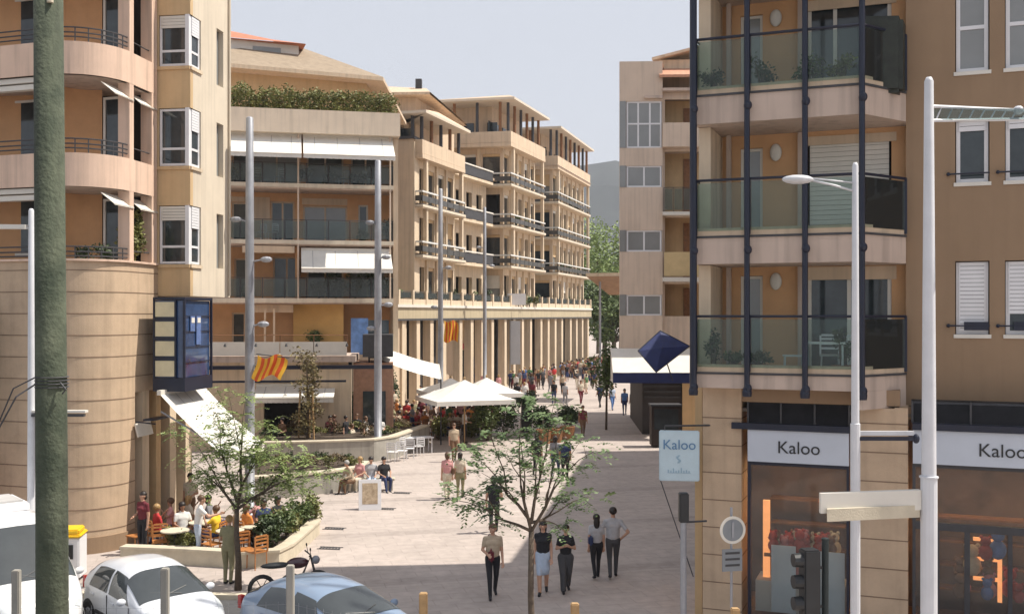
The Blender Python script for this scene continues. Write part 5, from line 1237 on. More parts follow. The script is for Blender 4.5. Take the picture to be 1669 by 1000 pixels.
for i,(px,z_,lb) in enumerate([(420,13.43,'left'),(455,13.43,'second'),(560,13.43,'third'),(600,13.43,'right'),(425,10.48,'leftmost'),(445,10.48,'next')]):
    p = BF.w(BF.u(px,1.0),1.0); copy_tree(wc_, (p.x,p.y,z_), rr.uniform(-3,3), 'white chair on the %s glass balcony of the terrace building, %s one'%('top' if z_ > 12 else 'middle', lb), 'white chairs on the terrace building balconies')
for i in range(14):
    F_ = (bB,bC)[i%2][3]; w_ = (1.1,.8)[i%2]; lv_ = (7.3,10.99,14.67,18.36)[i%4]; p = F_.w(.8+rr.random()*(F_.L-1.8), -w_+.45 if lv_ > 8 else -.6)
    bush('balcony_plant','small green plant on a street block balcony above the arcade',(p.x,p.y,lv_),.35,.35,1.1,M['leaf' if i%3 else 'leafo'],160,.2,seed=300+i,cat='plant',group='plants on the street block balconies',lumps=4)
# balcony plants, left building and terrace building
c = Lc+ns*1.05+ds*.7
bush('climbing_plant','leafy green plant growing in the lowest side balcony of the corner building', (c.x,c.y,8.0), .38,.5,1.75, M['leafo'], 1500,.12, seed=200, cat='plant')
c = Lc+nf*1.05+df*.0
for i,(t_,lb) in enumerate([(.2,'left'),(-.3,'right')]):
    c = Lc+Vector((math.cos(R(-70+30*i)),math.sin(R(-70+30*i))))*1.0; bush('potted_plant','low trailing plant behind the lowest curved parapet, %s one'%lb,(c.x,c.y,8.05),.3,.3,.5,M['leafd'],300,.1,seed=210+i,cat='plant')
for i,(px,zb_,rx,h,mk) in enumerate([(385,13.43,.4,.9,'leafd'),(500,13.43,.5,1.0,'leafd'),(540,13.43,.5,.8,'leafd'),(585,13.43,.6,.9,'leafd'),(520,7.45,.5,1.0,'leafd'),(548,7.45,.7,1.6,'leafd'),(580,7.45,.7,1.5,'leafd'),(605,7.45,.6,1.8,'leafd'),(628,7.45,.35,1.4,'leafo'),(632,10.48,.3,1.3,'leafd'),(512,4.6,.5,1.2,'leaf'),(590,10.48,.35,.6,'leaf'),(400,7.45,.4,.7,'leafd')]):
    p = BF.w(BF.u(px,.8),.8); flo = {13.43:'top',10.48:'second',7.45:'lowest glass',4.6:'terrace-level'}[zb_]
    bush('balcony_plant','dark leafy plant on the %s balcony of the terrace building'%flo,(p.x,p.y,zb_),rx,rx,h,M[mk],520,.14,seed=230+i,cat='plant',group='plants on the %s balcony of the terrace building'%flo)
for i in range(14):
    u = 4+i*3.7; p = AF.w(u,.6); bush('terrace_plant','small potted green plant on the terrace above the arcade',(p.x,p.y,7.3),.4,.4,1.4,M['leafd' if i%2 else 'leaf'],200,.2,seed=260+i,cat='plant',group='plants on the arcade terrace',lumps=4)
# ================= vehicles =================
def interp(pts, x):
    if x <= pts[0][0]: return pts[0][1]
    for (a,b),(c,d) in zip(pts,pts[1:]):
        if x <= c:
            t = (x-a)/(c-a); return b+(d-b)*t
    return pts[-1][1]
def smooth_interp(pts, x, w=.07):
    return sum(interp(pts, x+o*w)*k for o,k in ((-1.5,.12),(-.75,.22),(0,.32),(.75,.22),(1.5,.12)))
def paint(name, col, rough=.28):
    m = mat(name, col, rough, .04, 2, spec=.6); m.node_tree.nodes['Principled BSDF'].inputs['Coat Weight'].default_value = .6; return m
def car(name, label, cat, loc, heading, col, L, top, belt, wid, wheels, wr, p_exp, wsx, rwx, sides, pillar=.0, lights=True, tumble=.2, zlow=.24, cat_=None, group=None):
    """local x forward from rear bumper (0) to nose (L); heading = direction of x"""
    t = thing(name, label, cat, loc, heading, group)
    def S(x, zz, sg=1, off=0.0):        # zz 0..1 from belt to roof line
        zb = min(smooth_interp(belt,x), smooth_interp(top,x)-.03); zt = smooth_interp(top,x); wb = smooth_interp(wid,x)
        e = 2/p_exp; y = wb*(1-tumble*zz*min(1,(zt-zb)/.5))*max(0,1-zz**e)**(1/e)
        return Vector((x, sg*(y+off), zb+(zt-zb)*zz))
    def C(x, ph, off=0):                # ph -1..1 across the roof
        zb = min(smooth_interp(belt,x), smooth_interp(top,x)-.03); zt = smooth_interp(top,x); wb = smooth_interp(wid,x)
        a = (1-abs(ph))*PI/2; c, s = math.cos(a)**p_exp, math.sin(a)**p_exp
        return Vector((x, math.copysign(1,ph)*wb*c*(1-tumble*s*min(1,(zt-zb)/.5)), zb+(zt-zb)*s+off))
    NX, NP = 72, 14; m = MB(); rings = []
    for i in range(NX+1):
        x = L*i/NX; wb = smooth_interp(wid,x); zb = min(smooth_interp(belt,x), smooth_interp(top,x)-.03); r = []
        zl = zlow+.04*(abs(x/L-.5)*2)**4
        side = [(wb*.90,zl),(wb*.985,zl+.10),(wb*1.0,zl+(zb-zl)*.45),(wb*1.005,zl+(zb-zl)*.62),(wb*.995,zl+(zb-zl)*.86)]
        r += [Vector((x,-y,z)) for y,z in side]
        r += [C(x,-1+2*k/(2*NP)) for k in range(2*NP+1)]
        r += [Vector((x,y,z)) for y,z in reversed(side)]
        rings.append(r)
    n = len(rings[0]); b = 0
    m.v = [tuple(p) for r in rings for p in r]
    for i in range(NX):
        for k in range(n-1):
            m.f.append((i*n+k, (i+1)*n+k, (i+1)*n+k+1, i*n+k+1)); m.mi.append(0)
    m.f.append(tuple(range(n))); m.f.append(tuple(NX*n+k for k in reversed(range(n)))); m.mi += [0,0]
    for i in range(NX): m.f.append((i*n+n-1,(i+1)*n+n-1,(i+1)*n,i*n)); m.mi.append(0)
    body = m.build('body', col, t, smooth=True)
    def patch(nm, fn, nu, nv, mt, par=t):
        q = MB()
        for i in range(nu):
            for j in range(nv): q.face([fn(i/nu,j/nv),fn((i+1)/nu,j/nv),fn((i+1)/nu,(j+1)/nv),fn(i/nu,(j+1)/nv)])
        return q.build(nm, mt, par, smooth=True, weld=True)
    x0,x1 = wsx; patch('windscreen', lambda u,v: C(x0+(x1-x0)*u, -.72+1.44*v, .012), 8, 12, M['carg'])
    x0r,x1r = rwx
    if x1r > x0r: patch('rear_window', lambda u,v: C(x0r+(x1r-x0r)*u, -.66+1.32*v, .012), 6, 10, M['carg'])
    for sg in (-1,1):
        for (a0_,a1_,b0_,b1_) in sides:       # bottom x range, top x range
            patch('side_window', lambda u,v: S((a0_+(a1_-a0_)*u)*(1-v)+(b0_+(b1_-b0_)*u)*v, .06+.72*v, sg, .008), 10, 6, M['carg'])
        seam = MB()
        for (a0_,a1_,b0_,b1_) in sides[:2]:
            zb = smooth_interp(belt,a1_); wb = smooth_interp(wid,a1_); seam.box(a1_+.03,a1_+.042,sg*(wb*1.0),sg*(wb*1.01+.006),zlow+.12,zb)
        seam.build('door_seam', M['black'], t)
        for (a0_,a1_,b0_,b1_) in sides[:2]:
            x = a0_+.12; MB().box(x,x+.17,sg*smooth_interp(wid,x),sg*(smooth_interp(wid,x)+.03),smooth_interp(belt,x)-.13,smooth_interp(belt,x)-.10).build('door_handle', col, t)
        MB().box(wheels[0]+wr+.08,wheels[1]-wr-.08,sg*smooth_interp(wid,L/2)*.995,sg*(smooth_interp(wid,L/2)+.018),zlow+.2,zlow+.27).build('side_moulding', M['charcoal'], t)
        xm = sides[0][1]-.1 if False else max(s[1] for s in sides)-.12
        mm = MB().ell((xm+.05,sg*(smooth_interp(wid,xm)+.11),smooth_interp(belt,xm)+.10),(.07,.10,.075),10,7); mm.build('wing_mirror', col, t, smooth=True)
        for x in wheels:
            y = smooth_interp(wid,x)
            arch = MB(); arch.lathe([(wr*1.17,0),(wr*1.17,.012),(.01,.013)],n=28); o = arch.build('wheel_arch', M['black'], t); o.location = (x,sg*(y*1.0+.0),wr); o.rotation_euler = (R(-90*sg),0,0)
            wh = MB().lathe([(wr*.6,-.16),(wr*.95,-.16),(wr,-.12),(wr,.03),(wr*.95,.06),(wr*.66,.06),(wr*.62,.03),(.01,.03)],n=30).build('wheel', mat('tyre',(.02,.02,.02),.8,.2,5), t, smooth=False); wh.location = (x,sg*(y-.04),wr); wh.rotation_euler = (R(-90*sg),0,0)
            rm = MB().lathe([(wr*.62,.035),(wr*.6,.05),(.12,.07),(.01,.075)],n=20)
            rm.build('rim', M['steel'], wh)
            hl = MB()
            for k in range(8):
                a = k*PI/4; hl.prism([(wr*.3*math.cos(a)-.02,wr*.3*math.sin(a)-.02),(wr*.48*math.cos(a+.2),wr*.48*math.sin(a+.2)),(wr*.48*math.cos(a-.05),wr*.48*math.sin(a-.05))],.066,.07)
            hl.build('rim_slots', M['black'], wh)
        if lights:
            lx = L-.62; patch('headlight', lambda u,v: C(lx+.52*u, sg*(.93-.36*v-.08*u), .012), 6, 5, mat('headlamp',(.55,.58,.6),.08,.15,9,spec=.9))
            MB().box(-.015,.10,sg*(smooth_interp(wid,.02)-.06),sg*(smooth_interp(wid,.05)+.02),.75,1.0).build('tail_light', mat('tail_red',(.35,.01,.01),.2,.1,3), t)
    zb = interp(top,L)
    MB().box(L-.02,L+.03,-.52,.52,.28,.40).build('grille', M['black'], t, bevel=.01); MB().box(L+.03,L+.04,-.25,.25,.42,.52).build('number_plate', M['white'], t)
    MB().tube([(wsx[1]-.02,.12,C(wsx[1],.1,.03).z),(wsx[1]-.2,-.45,C(wsx[1]-.2,.45,.03).z)],.009,4).tube([(wsx[1]-.02,-.3,C(wsx[1],.3,.03).z),(wsx[1]-.2,.3,C(wsx[1]-.2,.3,.03).z)],.009,4).build('wiper', M['black'], t)
    return t, C
hb_top = [(0,.60),(.04,.98),(.22,1.16),(.55,1.40),(1.1,1.50),(1.7,1.52),(2.15,1.46),(2.55,1.26),(3.0,1.0),(3.35,.92),(3.65,.80),(3.82,.62),(3.88,.45)]
hb_belt = [(0,.58),(.15,.92),(1.5,.91),(2.8,.86),(3.3,.78),(3.7,.62),(3.9,.42)]
hb_wid = [(0,.66),(.2,.77),(.7,.83),(3.0,.83),(3.5,.77),(3.75,.66),(3.88,.52)]
hd = R(-47); p = Vector((-8.6,22.9,0))
c1,_ = car('parked_car','small white five-door hatchback parked nose forward between the van and the blue car','car',tuple(p-Vector((.1,0,0))),hd,paint('white_car_paint',(.66,.68,.72)),3.88,hb_top,hb_belt,hb_wid,(.62,3.15),.30,.52,(2.2,2.98),(.1,.5),[(1.65,2.62,1.62,2.18),(.62,1.55,.78,1.54)])
h2 = [(x*1.05,z*1.0+.0) for x,z in hb_top]
c2,_ = car('parked_car','grey-blue hatchback parked nose forward at the right end of the row','car',(-5.0,21.4,0),R(-40),paint('blue_car_paint',(.20,.27,.38)),4.05,[(0,.60),(.04,1.0),(.3,1.15),(.75,1.38),(1.3,1.47),(1.8,1.47),(2.3,1.39),(2.75,1.18),(3.15,.98),(3.55,.90),(3.85,.78),(4.0,.6),(4.06,.45)],[(0,.58),(.15,.93),(1.5,.91),(2.9,.87),(3.4,.78),(3.8,.62),(4.1,.42)],[(0,.68),(.2,.79),(.7,.85),(3.1,.85),(3.6,.79),(3.9,.68),(4.06,.54)],(.66,3.3),.31,.52,(2.35,3.1),(.12,.62),[(1.75,2.78,1.75,2.32),(.75,1.65,.95,1.64)])
vt, VC = car('parked_van','white delivery van with a roof vent parked at the left edge behind the wooden pole','van',(-12.6,24.1,0),R(-48),paint('white_van_paint',(.68,.68,.68)),5.4,[(0,1.9),(.06,2.3),(.4,2.42),(3.3,2.44),(3.7,2.32),(4.1,1.92),(4.55,1.38),(4.8,1.22),(5.15,1.08),(5.35,.85),(5.42,.5)],[(0,1.2),(4.4,1.18),(4.8,1.05),(5.2,.9),(5.45,.5)],[(0,.93),(.3,.96),(4.4,.96),(4.9,.88),(5.25,.76),(5.42,.6)],(.95,4.45),.34,.42,(3.74,4.62),(0,0),[(3.0,4.25,3.05,3.78)],tumble=.12,zlow=.3)
MB().prism([(1.6,-.55),(2.9,-.5),(2.9,.5),(1.6,.55)],2.40,2.60).build('roof_vent', M['white'], vt, bevel=.04); MB().box(1.75,2.75,-.4,.4,2.60,2.64).build('vent_lid', M['greyc'], vt)
# motorbike
p = G(478,975); mb = thing('motorbike','dark parked motorbike with black seat standing between the cars and the planter','motorbike',(p.x-.1,p.y,0),R(20))
for x in (-.62,.66):
    wh = MB(); 
    N = 22
    ringp = [(x+.27*math.cos(2*PI*k/N),0,.3+.27*math.sin(2*PI*k/N)) for k in range(N+1)]
    wh.tube(ringp,.05,7,False).tube([(x,-.06,.3),(x,.06,.3)],.05,8); 
    for k in range(6): a = k*PI/3; wh.tube([(x,0,.3),(x+.25*math.cos(a),0,.3+.25*math.sin(a))],.01,4)
    wh.build('wheel', MATS['tyre'], mb)
MB().tube([(-.62,0,.3),(-.1,0,.42),(.3,0,.5),(.5,0,.95),(.66,0,.3)],.035,7).ell((.05,0,.42),(.24,.14,.17),10,7).build('frame', M['charcoal'], mb)
MB().ell((.2,0,.82),(.26,.13,.13),12,8).build('fuel_tank', paint('dark_red_paint',(.05,.01,.02)), mb, smooth=True)
MB().ell((-.3,0,.8),(.36,.13,.07),12,6).build('saddle', M['black'], mb, smooth=True)
MB().tube([(.42,-.33,1.02),(.48,-.1,.99),(.48,.1,.99),(.42,.33,1.02)],.018,6).build('handlebar', M['black'], mb)
MB().ell((.62,0,.86),(.1,.1,.1),10,7).build('headlight', M['steel'], mb, smooth=True)
for s_ in (-1,1): MB().tube([(.47,s_*.22,1.0),(.45,s_*.27,1.14)],.008,4).ell((.45,s_*.28,1.17),(.02,.06,.04),7,5).build('mirror', M['black'], mb)
MB().tube([(.1,-.14,.3),(-.7,-.16,.34)],[.03,.05],8).build('exhaust', M['steel'], mb)
# ================= people =================
def cap(m, a, b, ra, rb, fl=1.0, n=10):
    a, b = Vector(a), Vector(b); d = b-a; L = d.length; t = d.normalized() if L > 1e-6 else Vector((0,0,1))
    ref = Vector((1,0,0)) if abs(t.x) < .8 else Vector((0,1,0)); u = (ref-t*ref.dot(t)).normalized(); w_ = t.cross(u)
    rings = []
    for i in range(4): an = PI/2*(i/4); rings.append((a-t*ra*math.cos(an), ra*math.sin(an)+.0005))
    rings += [(a,ra),(b,rb)]
    for i in range(1,5): an = PI/2*(i/4); rings.append((b+t*rb*math.sin(an), rb*math.cos(an)+.0005))
    b0 = len(m.v)
    for c,r in rings:
        for k in range(n):
            an = 2*PI*k/n; o = (u*math.cos(an)+w_*math.sin(an))*r; m.v.append((c.x+o.x, c.y+o.y*fl, c.z+o.z))
    for i in range(len(rings)-1):
        for k in range(n): m.f.append((b0+i*n+k,b0+i*n+(k+1)%n,b0+(i+1)*n+(k+1)%n,b0+(i+1)*n+k)); m.mi.append(0)
    m.f.append(tuple(b0+k for k in reversed(range(n)))); m.f.append(tuple(b0+(len(rings)-1)*n+k for k in range(n))); m.mi += [0,0]
SK, TP, BT, SH = 0,1,2,3
def body_proto(walk=0.0, arms=('swing','swing'), seated=False, skirt=0, sleeve=.55, wide=1.0, fine=False, female=False, lean=0.0, long_skirt=False, lift=0):
    segs = []
    def s(a,b,ra,rb,lab,fl=1.0): segs.append((Vector(a),Vector(b),ra,rb,lab,fl))
    hz_ = .50 if seated else .92; dz = hz_-.92
    Z = lambda z: z+dz
    ly = lambda z: -lean*(z-.92)
    sw = .155 if female else .178
    s((-.07,0,Z(.92)),(.07,0,Z(.92)),.115,.115,BT,.85)
    s((-.03,ly(1.05),Z(1.03)),(-.03,ly(1.18),Z(1.18)),.12 if female else .135,.135,TP,.8); s((.03,ly(1.05),Z(1.03)),(.03,ly(1.18),Z(1.18)),.12 if female else .135,.135,TP,.8)
    s((-.07,ly(1.28),Z(1.28)),(.07,ly(1.28),Z(1.28)),.125,.125,TP,.85)
    s((-sw*.7,ly(1.4),Z(1.38)),(sw*.7,ly(1.4),Z(1.38)),.066,.066,TP); s((0,ly(1.4),Z(1.44)),(-sw*.8,ly(1.4),Z(1.385)),.06,.05,TP); s((0,ly(1.4),Z(1.44)),(sw*.8,ly(1.4),Z(1.385)),.06,.05,TP)
    if female: s((-.07,ly(1.28)-.08,Z(1.27)),(.07,ly(1.28)-.08,Z(1.27)),.065,.065,TP)
    s((0,ly(1.42),Z(1.42)),(0,ly(1.52)-.01,Z(1.52)),.055,.05,SK)
    hy = ly(1.6)-.02
    s((0,hy-.015,Z(1.56)),(0,hy-.01,Z(1.60)),.055,.075,SK); s((0,hy+.01,Z(1.625)),(0,hy+.01,Z(1.635)),.088,.085,SK)
    if fine:
        s((0,hy-.085,Z(1.59)),(0,hy-.075,Z(1.61)),.012,.010,SK)
        for q in (-1,1): s((q*.085,hy+.01,Z(1.595)),(q*.087,hy+.01,Z(1.615)),.014,.016,SK)
    for q,st in ((-1,1),(1,-1)):
        hx = q*.09
        if seated:
            k = (q*.11,-.42,.50); an = (q*.10,-.44+.08*q,.09); s((hx,0,.50),k,.095,.07,BT); s(k,an,.065,.045,BT if not skirt else SK); s((an[0],an[1],.05),(an[0],an[1]-.15,.035),.042,.035,SH)
        else:
            fy = -st*walk; up = .05 if (walk > .1 and st < 0) else 0
            k = (q*.085, fy*.45-.03-.04*(walk>0), .50); an = (q*.075, fy+.02, .09+up)
            s((hx,0,.88),k,.095*wide,.065*wide,BT); s(k,an,.062*wide,(.045 if wide < 1.15 else .075),BT if not skirt else SK)
            s((an[0],an[1]+.01,.05+up),(an[0]+q*.01,an[1]-.16,.035+up*.3),.042,.036,SH)
    if skirt and not seated:
        zb = .10 if long_skirt else .92-skirt
        s((0,0,.9),(0,-.01,zb+.1),.14,.17,BT,.85)
    if seated and skirt: s((-.05,-.1,.52),(.05,-.35,.50),.12,.13,BT)
    for q,ap in ((-1,arms[0]),(1,arms[1])):
        shp = Vector((q*sw, ly(1.4), Z(1.385)))
        if seated and ap == 'swing': ap = 'table'
        E,W = {'swing':((.04,.03,-.28),(.05,-.05-.25*walk*q,-.52)),'hang':((.04,.02,-.28),(.05,-.02,-.53)),'hip':((.19,.08,-.24),(.03,-.02,-.42)),'chest':((.08,.0,-.27),(-.10,-.19,-.18)),
               'hold':((.06,.02,-.27),(-.04,-.24,-.33)),'table':((.07,-.06,-.25),(-.03,-.30,-.32)),'around':((.12,.05,-.22),(.22,.10,-.40)),'up':((.10,-.14,-.16),(-.02,-.28,.05)),'reach':((.12,-.2,-.18),(.05,-.46,-.14))}[ap]
        e = shp+Vector((q*E[0],E[1],E[2])); w2 = shp+Vector((q*W[0],W[1],W[2]))
        sl = sleeve; mid = shp+(e-shp)*min(1,sl*1.0)
        s(shp, mid, .058,.05,TP); 
        if sl < 1: s(mid, e, .043,.04,SK); s(e,w2,.039,.028,SK)
        else: s(e-(e-shp)*.1,e,.048,.045,TP); s(e,w2,.045,.034,TP)
        d = (w2-e).normalized(); h0 = w2+d*.03; h1 = w2+d*.09
        if fine:
            s(h0,h1,.028,.030,SK,.6)
            perp = d.cross(Vector((0,1,0))); perp = perp.normalized() if perp.length > .2 else Vector((1,0,0))
            inn = Vector((-q*.5,-.4,0))
            for f,(o,l) in enumerate(((-.030,.062),(-.010,.075),(.011,.070),(.031,.052))):
                a = h1+perp*o; b = a+d*l*.55+inn*.010; c = b+d*l*.45+inn*.022; s(a,b,.0105,.010,SK); s(b,c,.010,.009,SK)
            a = h0-perp*q*.022; s(a, a+d*.03-perp*q*.03+inn*.01,.012,.011,SK); s(a+d*.03-perp*q*.03+inn*.01, a+d*.065-perp*q*.038+inn*.02,.011,.009,SK)
        else: s(h0,h1+d*.04,.036,.025,SK,.7)
    m = MB()
    for a,b,ra,rb,lab,fl in segs: cap(m,a,b,ra,rb,fl,8 if not fine else 12)
    me = bpy.data.meshes.new('person'); me.from_pydata(m.v,[],m.f)
    o = bpy.data.objects.new('person', me); COL.objects.link(o)
    rm = o.modifiers.new('r','REMESH'); rm.mode = 'VOXEL'; rm.voxel_size = .011 if fine else .03; rm.use_smooth_shade = True
    sm = o.modifiers.new('s','SMOOTH'); sm.iterations = 3 if fine else 2; sm.factor = .5
    bpy.context.view_layer.update()
    nm = bpy.data.meshes.new_from_object(o.evaluated_get(bpy.context.evaluated_depsgraph_get())); bpy.data.objects.remove(o)
    nm.materials.clear()
    for k in range(4): nm.materials.append(None)
    mi = []
    for pl in nm.polygons:
        c = pl.center; best = 9; lb = 0
        for a,b,ra,rb,lab,fl in segs:
            ab = b-a; L2 = ab.length_squared; t = max(0,min(1,(c-a).dot(ab)/L2)) if L2 > 0 else 0
            dd = (c-a-ab*t).length-(ra+(rb-ra)*t)
            if dd < best: best = dd; lb = lab
        mi.append(lb)
    nm.polygons.foreach_set('material_index', mi); nm.polygons.foreach_set('use_smooth',[True]*len(mi)); nm.name = 'person'
    return nm, dz, (hy, 1.62+dz)
def hair_mesh(hy, hz, long=0, bun=False):
    m = MB(); m.ell((0,hy+.03,hz+.028),(.097,.105,.098),12,9,.08,3)
    if long: m.ell((0,hy+.075,hz-.08*long),(.09,.055,.12*long+.03),10,8,.08,4)
    if bun: m.ell((0,hy+.13,hz+.03),(.05,.05,.05),8,6)
    me = bpy.data.meshes.new('hair'); me.from_pydata(m.v,[],m.f); me.materials.append(None); me.polygons.foreach_set('use_smooth',[True]*len(me.polygons)); return me
CL = {'black':(.018,.018,.022),'white':(.68,.67,.65),'beige':(.45,.36,.26),'navy':(.03,.045,.12),'grey':(.22,.22,.24),'light grey':(.42,.42,.44),'red':(.50,.04,.04),'burgundy':(.14,.02,.03),'brown':(.16,.09,.05),'khaki':(.26,.24,.14),'yellow':(.75,.50,.03),'blue':(.10,.20,.45),'pale blue':(.42,.50,.62),'pink':(.60,.30,.30),'orange':(.60,.22,.05),'green':(.08,.16,.07),'dark grey':(.06,.06,.065),'cream':(.60,.53,.42)}
def cm(n): return mat('cloth_'+n.replace(' ','_'), CL[n], .85, .12, 9)
SKM = [mat('skin_light',(.50,.29,.20),.6,.05,6), mat('skin_tan',(.36,.19,.12),.6,.05,6)]
HRM = {'dark':mat('hair_dark',(.018,.012,.01),.5,.3,20),'brown':mat('hair_brown',(.10,.05,.025),.5,.3,20),'fair':mat('hair_fair',(.35,.22,.09),.5,.3,20),'grey':mat('hair_grey',(.35,.34,.33),.6,.2,20)}
PR = {}; HM = {}; used = {}
def person(proto, loc, rz, h, top, bot, hair, label, group=None, long=0, bun=False, shoes='black', skin=0, bag=None):
    key = tuple(sorted(proto.items(), key=lambda q:q[0]))
    if key not in PR: PR[key] = body_proto(**proto)
    me, dz, (hy,hz_) = PR[key]
    o = bpy.data.objects.new('person', me); link(o); o.location = loc; o.rotation_euler = (0,0,rz); o.scale = (h/1.72,)*3
    for k,mt in enumerate((SKM[skin],cm(top),cm(bot),cm(shoes))): o.material_slots[k].link = 'OBJECT'; o.material_slots[k].material = mt
    hk = (round(hy,3),round(hz_,3),long,bun)
    if hk not in HM: HM[hk] = hair_mesh(hy,hz_,long,bun)
    hr = bpy.data.objects.new('hair', HM[hk]); link(hr,o); hr.material_slots[0].link = 'OBJECT'; hr.material_slots[0].material = HRM[hair]
    if proto.get('fine'):
        for q in (-1,1): MB().ell((q*.032,hy-.078,hz_-.0),(.009,.006,.006),8,6).build('eye', M['black'], o)
        MB().ell((0,hy-.078,hz_-.062),(.024,.008,.006),8,5).build('mouth', mat('lips',(.35,.12,.09),.6,.1,5), o)
    if bag:
        x,y,z,cn = bag; b = MB(); b.box(x-.06,x+.06,y-.14,y+.14,z-.13,z+.12); b.build('shoulder_bag', cm(cn), o, bevel=.04); MB().tube([(x,y,z+.1),(x*.8,y*.3,1.2+dz),(x*.35 if abs(x)>.15 else -.1,0,1.48+dz)],.012,5).build('bag_strap', cm(cn), o)
    tag(o, label, 'person', group); return o
def F_(**k): return dict(fine=True, **k)
# --- near walkers in the shade (facing the camera = 0) ---
person(F_(walk=.22,arms=('hold','swing'),sleeve=.6), G(803,972), .1, 1.70,'beige','black','brown','man in a beige shirt and dark trousers walking forward left of the tree trunk',bag=(-.05,-.17,1.02,'burgundy'))
person(F_(walk=.2,arms=('swing','swing'),skirt=.42,sleeve=.2,female=True), G(885,966), -.05, 1.70,'black','pale blue','dark','woman in a black sleeveless top and pale knee-length skirt walking forward beside the trunk',long=1)
person(F_(walk=.18,arms=('chest','chest'),wide=1.35,sleeve=.6,female=True), G(922,963), .05, 1.58,'black','dark grey','dark','shorter woman in black top and wide dark trousers holding her hands to her chest')
person(F_(walk=.18,arms=('hang','hang'),sleeve=.6,female=True), G(972,942), PI+.1, 1.60,'light grey','black','dark','dark-haired woman in a grey top walking away arm in arm beside a taller man',long=1.3,bag=(.17,.05,1.05,'navy'))
person(F_(walk=.2,arms=('hip','around'),sleeve=.7), G(999,941), PI-.05, 1.76,'light grey','dark grey','dark','tall man in a pale shirt walking away with one hand on his hip')
person(F_(walk=.24,arms=('hold','swing'),sleeve=.5), G(805,868), PI, 1.72,'black','black','dark','person all in black walking away, seen through the leaves above the beige-shirted man',long=.6)
person(dict(walk=.22,arms=('swing','hang'),sleeve=.6,female=True,fine=True), G(729,814), PI+.2, 1.68,'pink','cream','brown','woman in pink top and cream trousers walking away with a brown bag',bag=(-.2,.02,1.05,'brown'),long=.6)
person(dict(walk=.1,arms=('swing','hang'),sleeve=.6,female=True,fine=True), G(750,811), PI-.1, 1.63,'cream','khaki','dark','woman in a cream top walking away beside the one with the brown bag',long=.8)
person(dict(walk=.1,arms=('hang','hang'),sleeve=.7), G(740,752), .3, 1.72,'beige','brown','brown','person in a beige jacket standing at the edge of the parasol terrace')
person(dict(arms=('hold','hang'),sleeve=.7), G(757,722), 2.0, 1.76,'white','black','dark','waiter in a white shirt and black trousers standing under the parasol')
mids = [((875,775),'black','black','dark','person in black seen through the crown of the middle tree',.12,PI,1.75),((905,780),'grey','navy','dark','person in grey top and navy trousers behind the tree branches',.12,PI,1.72),((921,783),'navy','black','brown','person in navy walking beside the grey-topped one behind the branches',.14,PI,1.74),
 ((950,712),'burgundy','brown','brown','person in burgundy near the dark tub shrub',.12,0,1.7),((843,664),'black','black','dark','person all in black left of the white-shirted walker in mid street',.12,PI,1.8),((855,661),'white','pale blue','fair','person in a white shirt and pale jeans in mid street',.1,PI,1.7),((868,659),'burgundy','black','dark','person in burgundy top walking right of the white-shirted walker',.14,PI,1.75),
 ((903,658),'black','navy','dark','dark-haired person in black top and navy trousers alone in mid street',.12,0,1.72),((921,660),'light grey','grey','grey','grey-haired person in light grey in mid street',.1,PI,1.68),((947,658),'cream','burgundy','brown','person with cream top and burgundy trousers on the shade edge',.12,0,1.75),
 ((966,630),'black','black','dark','person in black standing near the bright green street tree',.05,0,1.78),((978,664),'navy','black','dark','person in navy top striding beside the slender street tree',.18,PI,1.78),((1018,676),'blue','navy','dark','person in a blue top at the shade edge under the off-white awning',.12,0,1.72),((1032,678),'grey','black','brown','person in grey under the off-white awning',.12,PI,1.74),
 ((1045,694),'black','dark grey','dark','person in black at the corner of the dark kiosk',.08,0,1.75),((998,668),'pale blue','blue','fair','fair-haired person in pale blue walking under the off-white awning',.12,0,1.7)]
for (px,py),tp,bt,hr,lb,wk,rz,h in mids:
    rz2 = rz+rnd.uniform(-.4,.4); person(dict(walk=round(wk/.06)*.1,arms=('swing','swing'),sleeve=.6), G(px,py), rz2, h, tp, bt, hr, lb, skin=rnd.randint(0,1), long=rnd.choice((0,0,.7)))
# --- far crowd along the arcade ---
tops = ['pink','white','black','red','grey','beige','navy','burgundy','dark grey','cream','brown','khaki','blue','green']
bots = ['black','navy','grey','brown','burgundy','dark grey','khaki','cream']
combos = [(a,b) for a in tops for b in bots]; rnd.shuffle(combos); ci = 0; HC = ('dark','brown','fair')
protos = [dict(walk=w_,arms=a,sleeve=s_,**e) for w_,a,s_,e in ((.2,('swing','swing'),.6,{}),(.26,('swing','swing'),1.0,{}),(.0,('hang','hold'),.6,{}),(.2,('hang','swing'),.4,{'female':True,'skirt':.4}),(.06,('hold','hang'),.6,{'female':True}))]
NF_ = 190
for k in range(NF_):
    px = 770+rnd.random()**.8*195 if k < 160 else 965+rnd.random()*45
    py = rnd.choice((600,604,608,612,617,622,628,634,642)) if k % 2 else rnd.choice((599,602,605,609,613))
    # stay in front of the arcade columns
    g = G(px,py)
    u = (g.xy-AF.o).dot(AF.d); v = (g.xy-AF.o).dot(AF.n)
    if v > -.6: q_ = AF.o+AF.d*u-AF.n*(.8+1.6*rnd.random()); g = Vector((q_.x,q_.y,0))
    a,b = combos[k % 97]; hc_ = HC[(k//97+k)%3]; pr = protos[k % 5]; fac = rnd.random() < .5
    lb = 'far %s-haired walker in %s top and %s %s %s'%(hc_,a,b,'skirt' if 'skirt' in pr else 'trousers', 'approaching by the arcade' if fac else 'heading away by the arcade')
    person(pr, tuple(g), (0 if fac else PI)+rnd.uniform(-.7,.7), 1.6+.22*rnd.random(), a, b, hc_, lb, 'people in the far street crowd', skin=rnd.randint(0,1), long=rnd.choice((0,0,.7)))
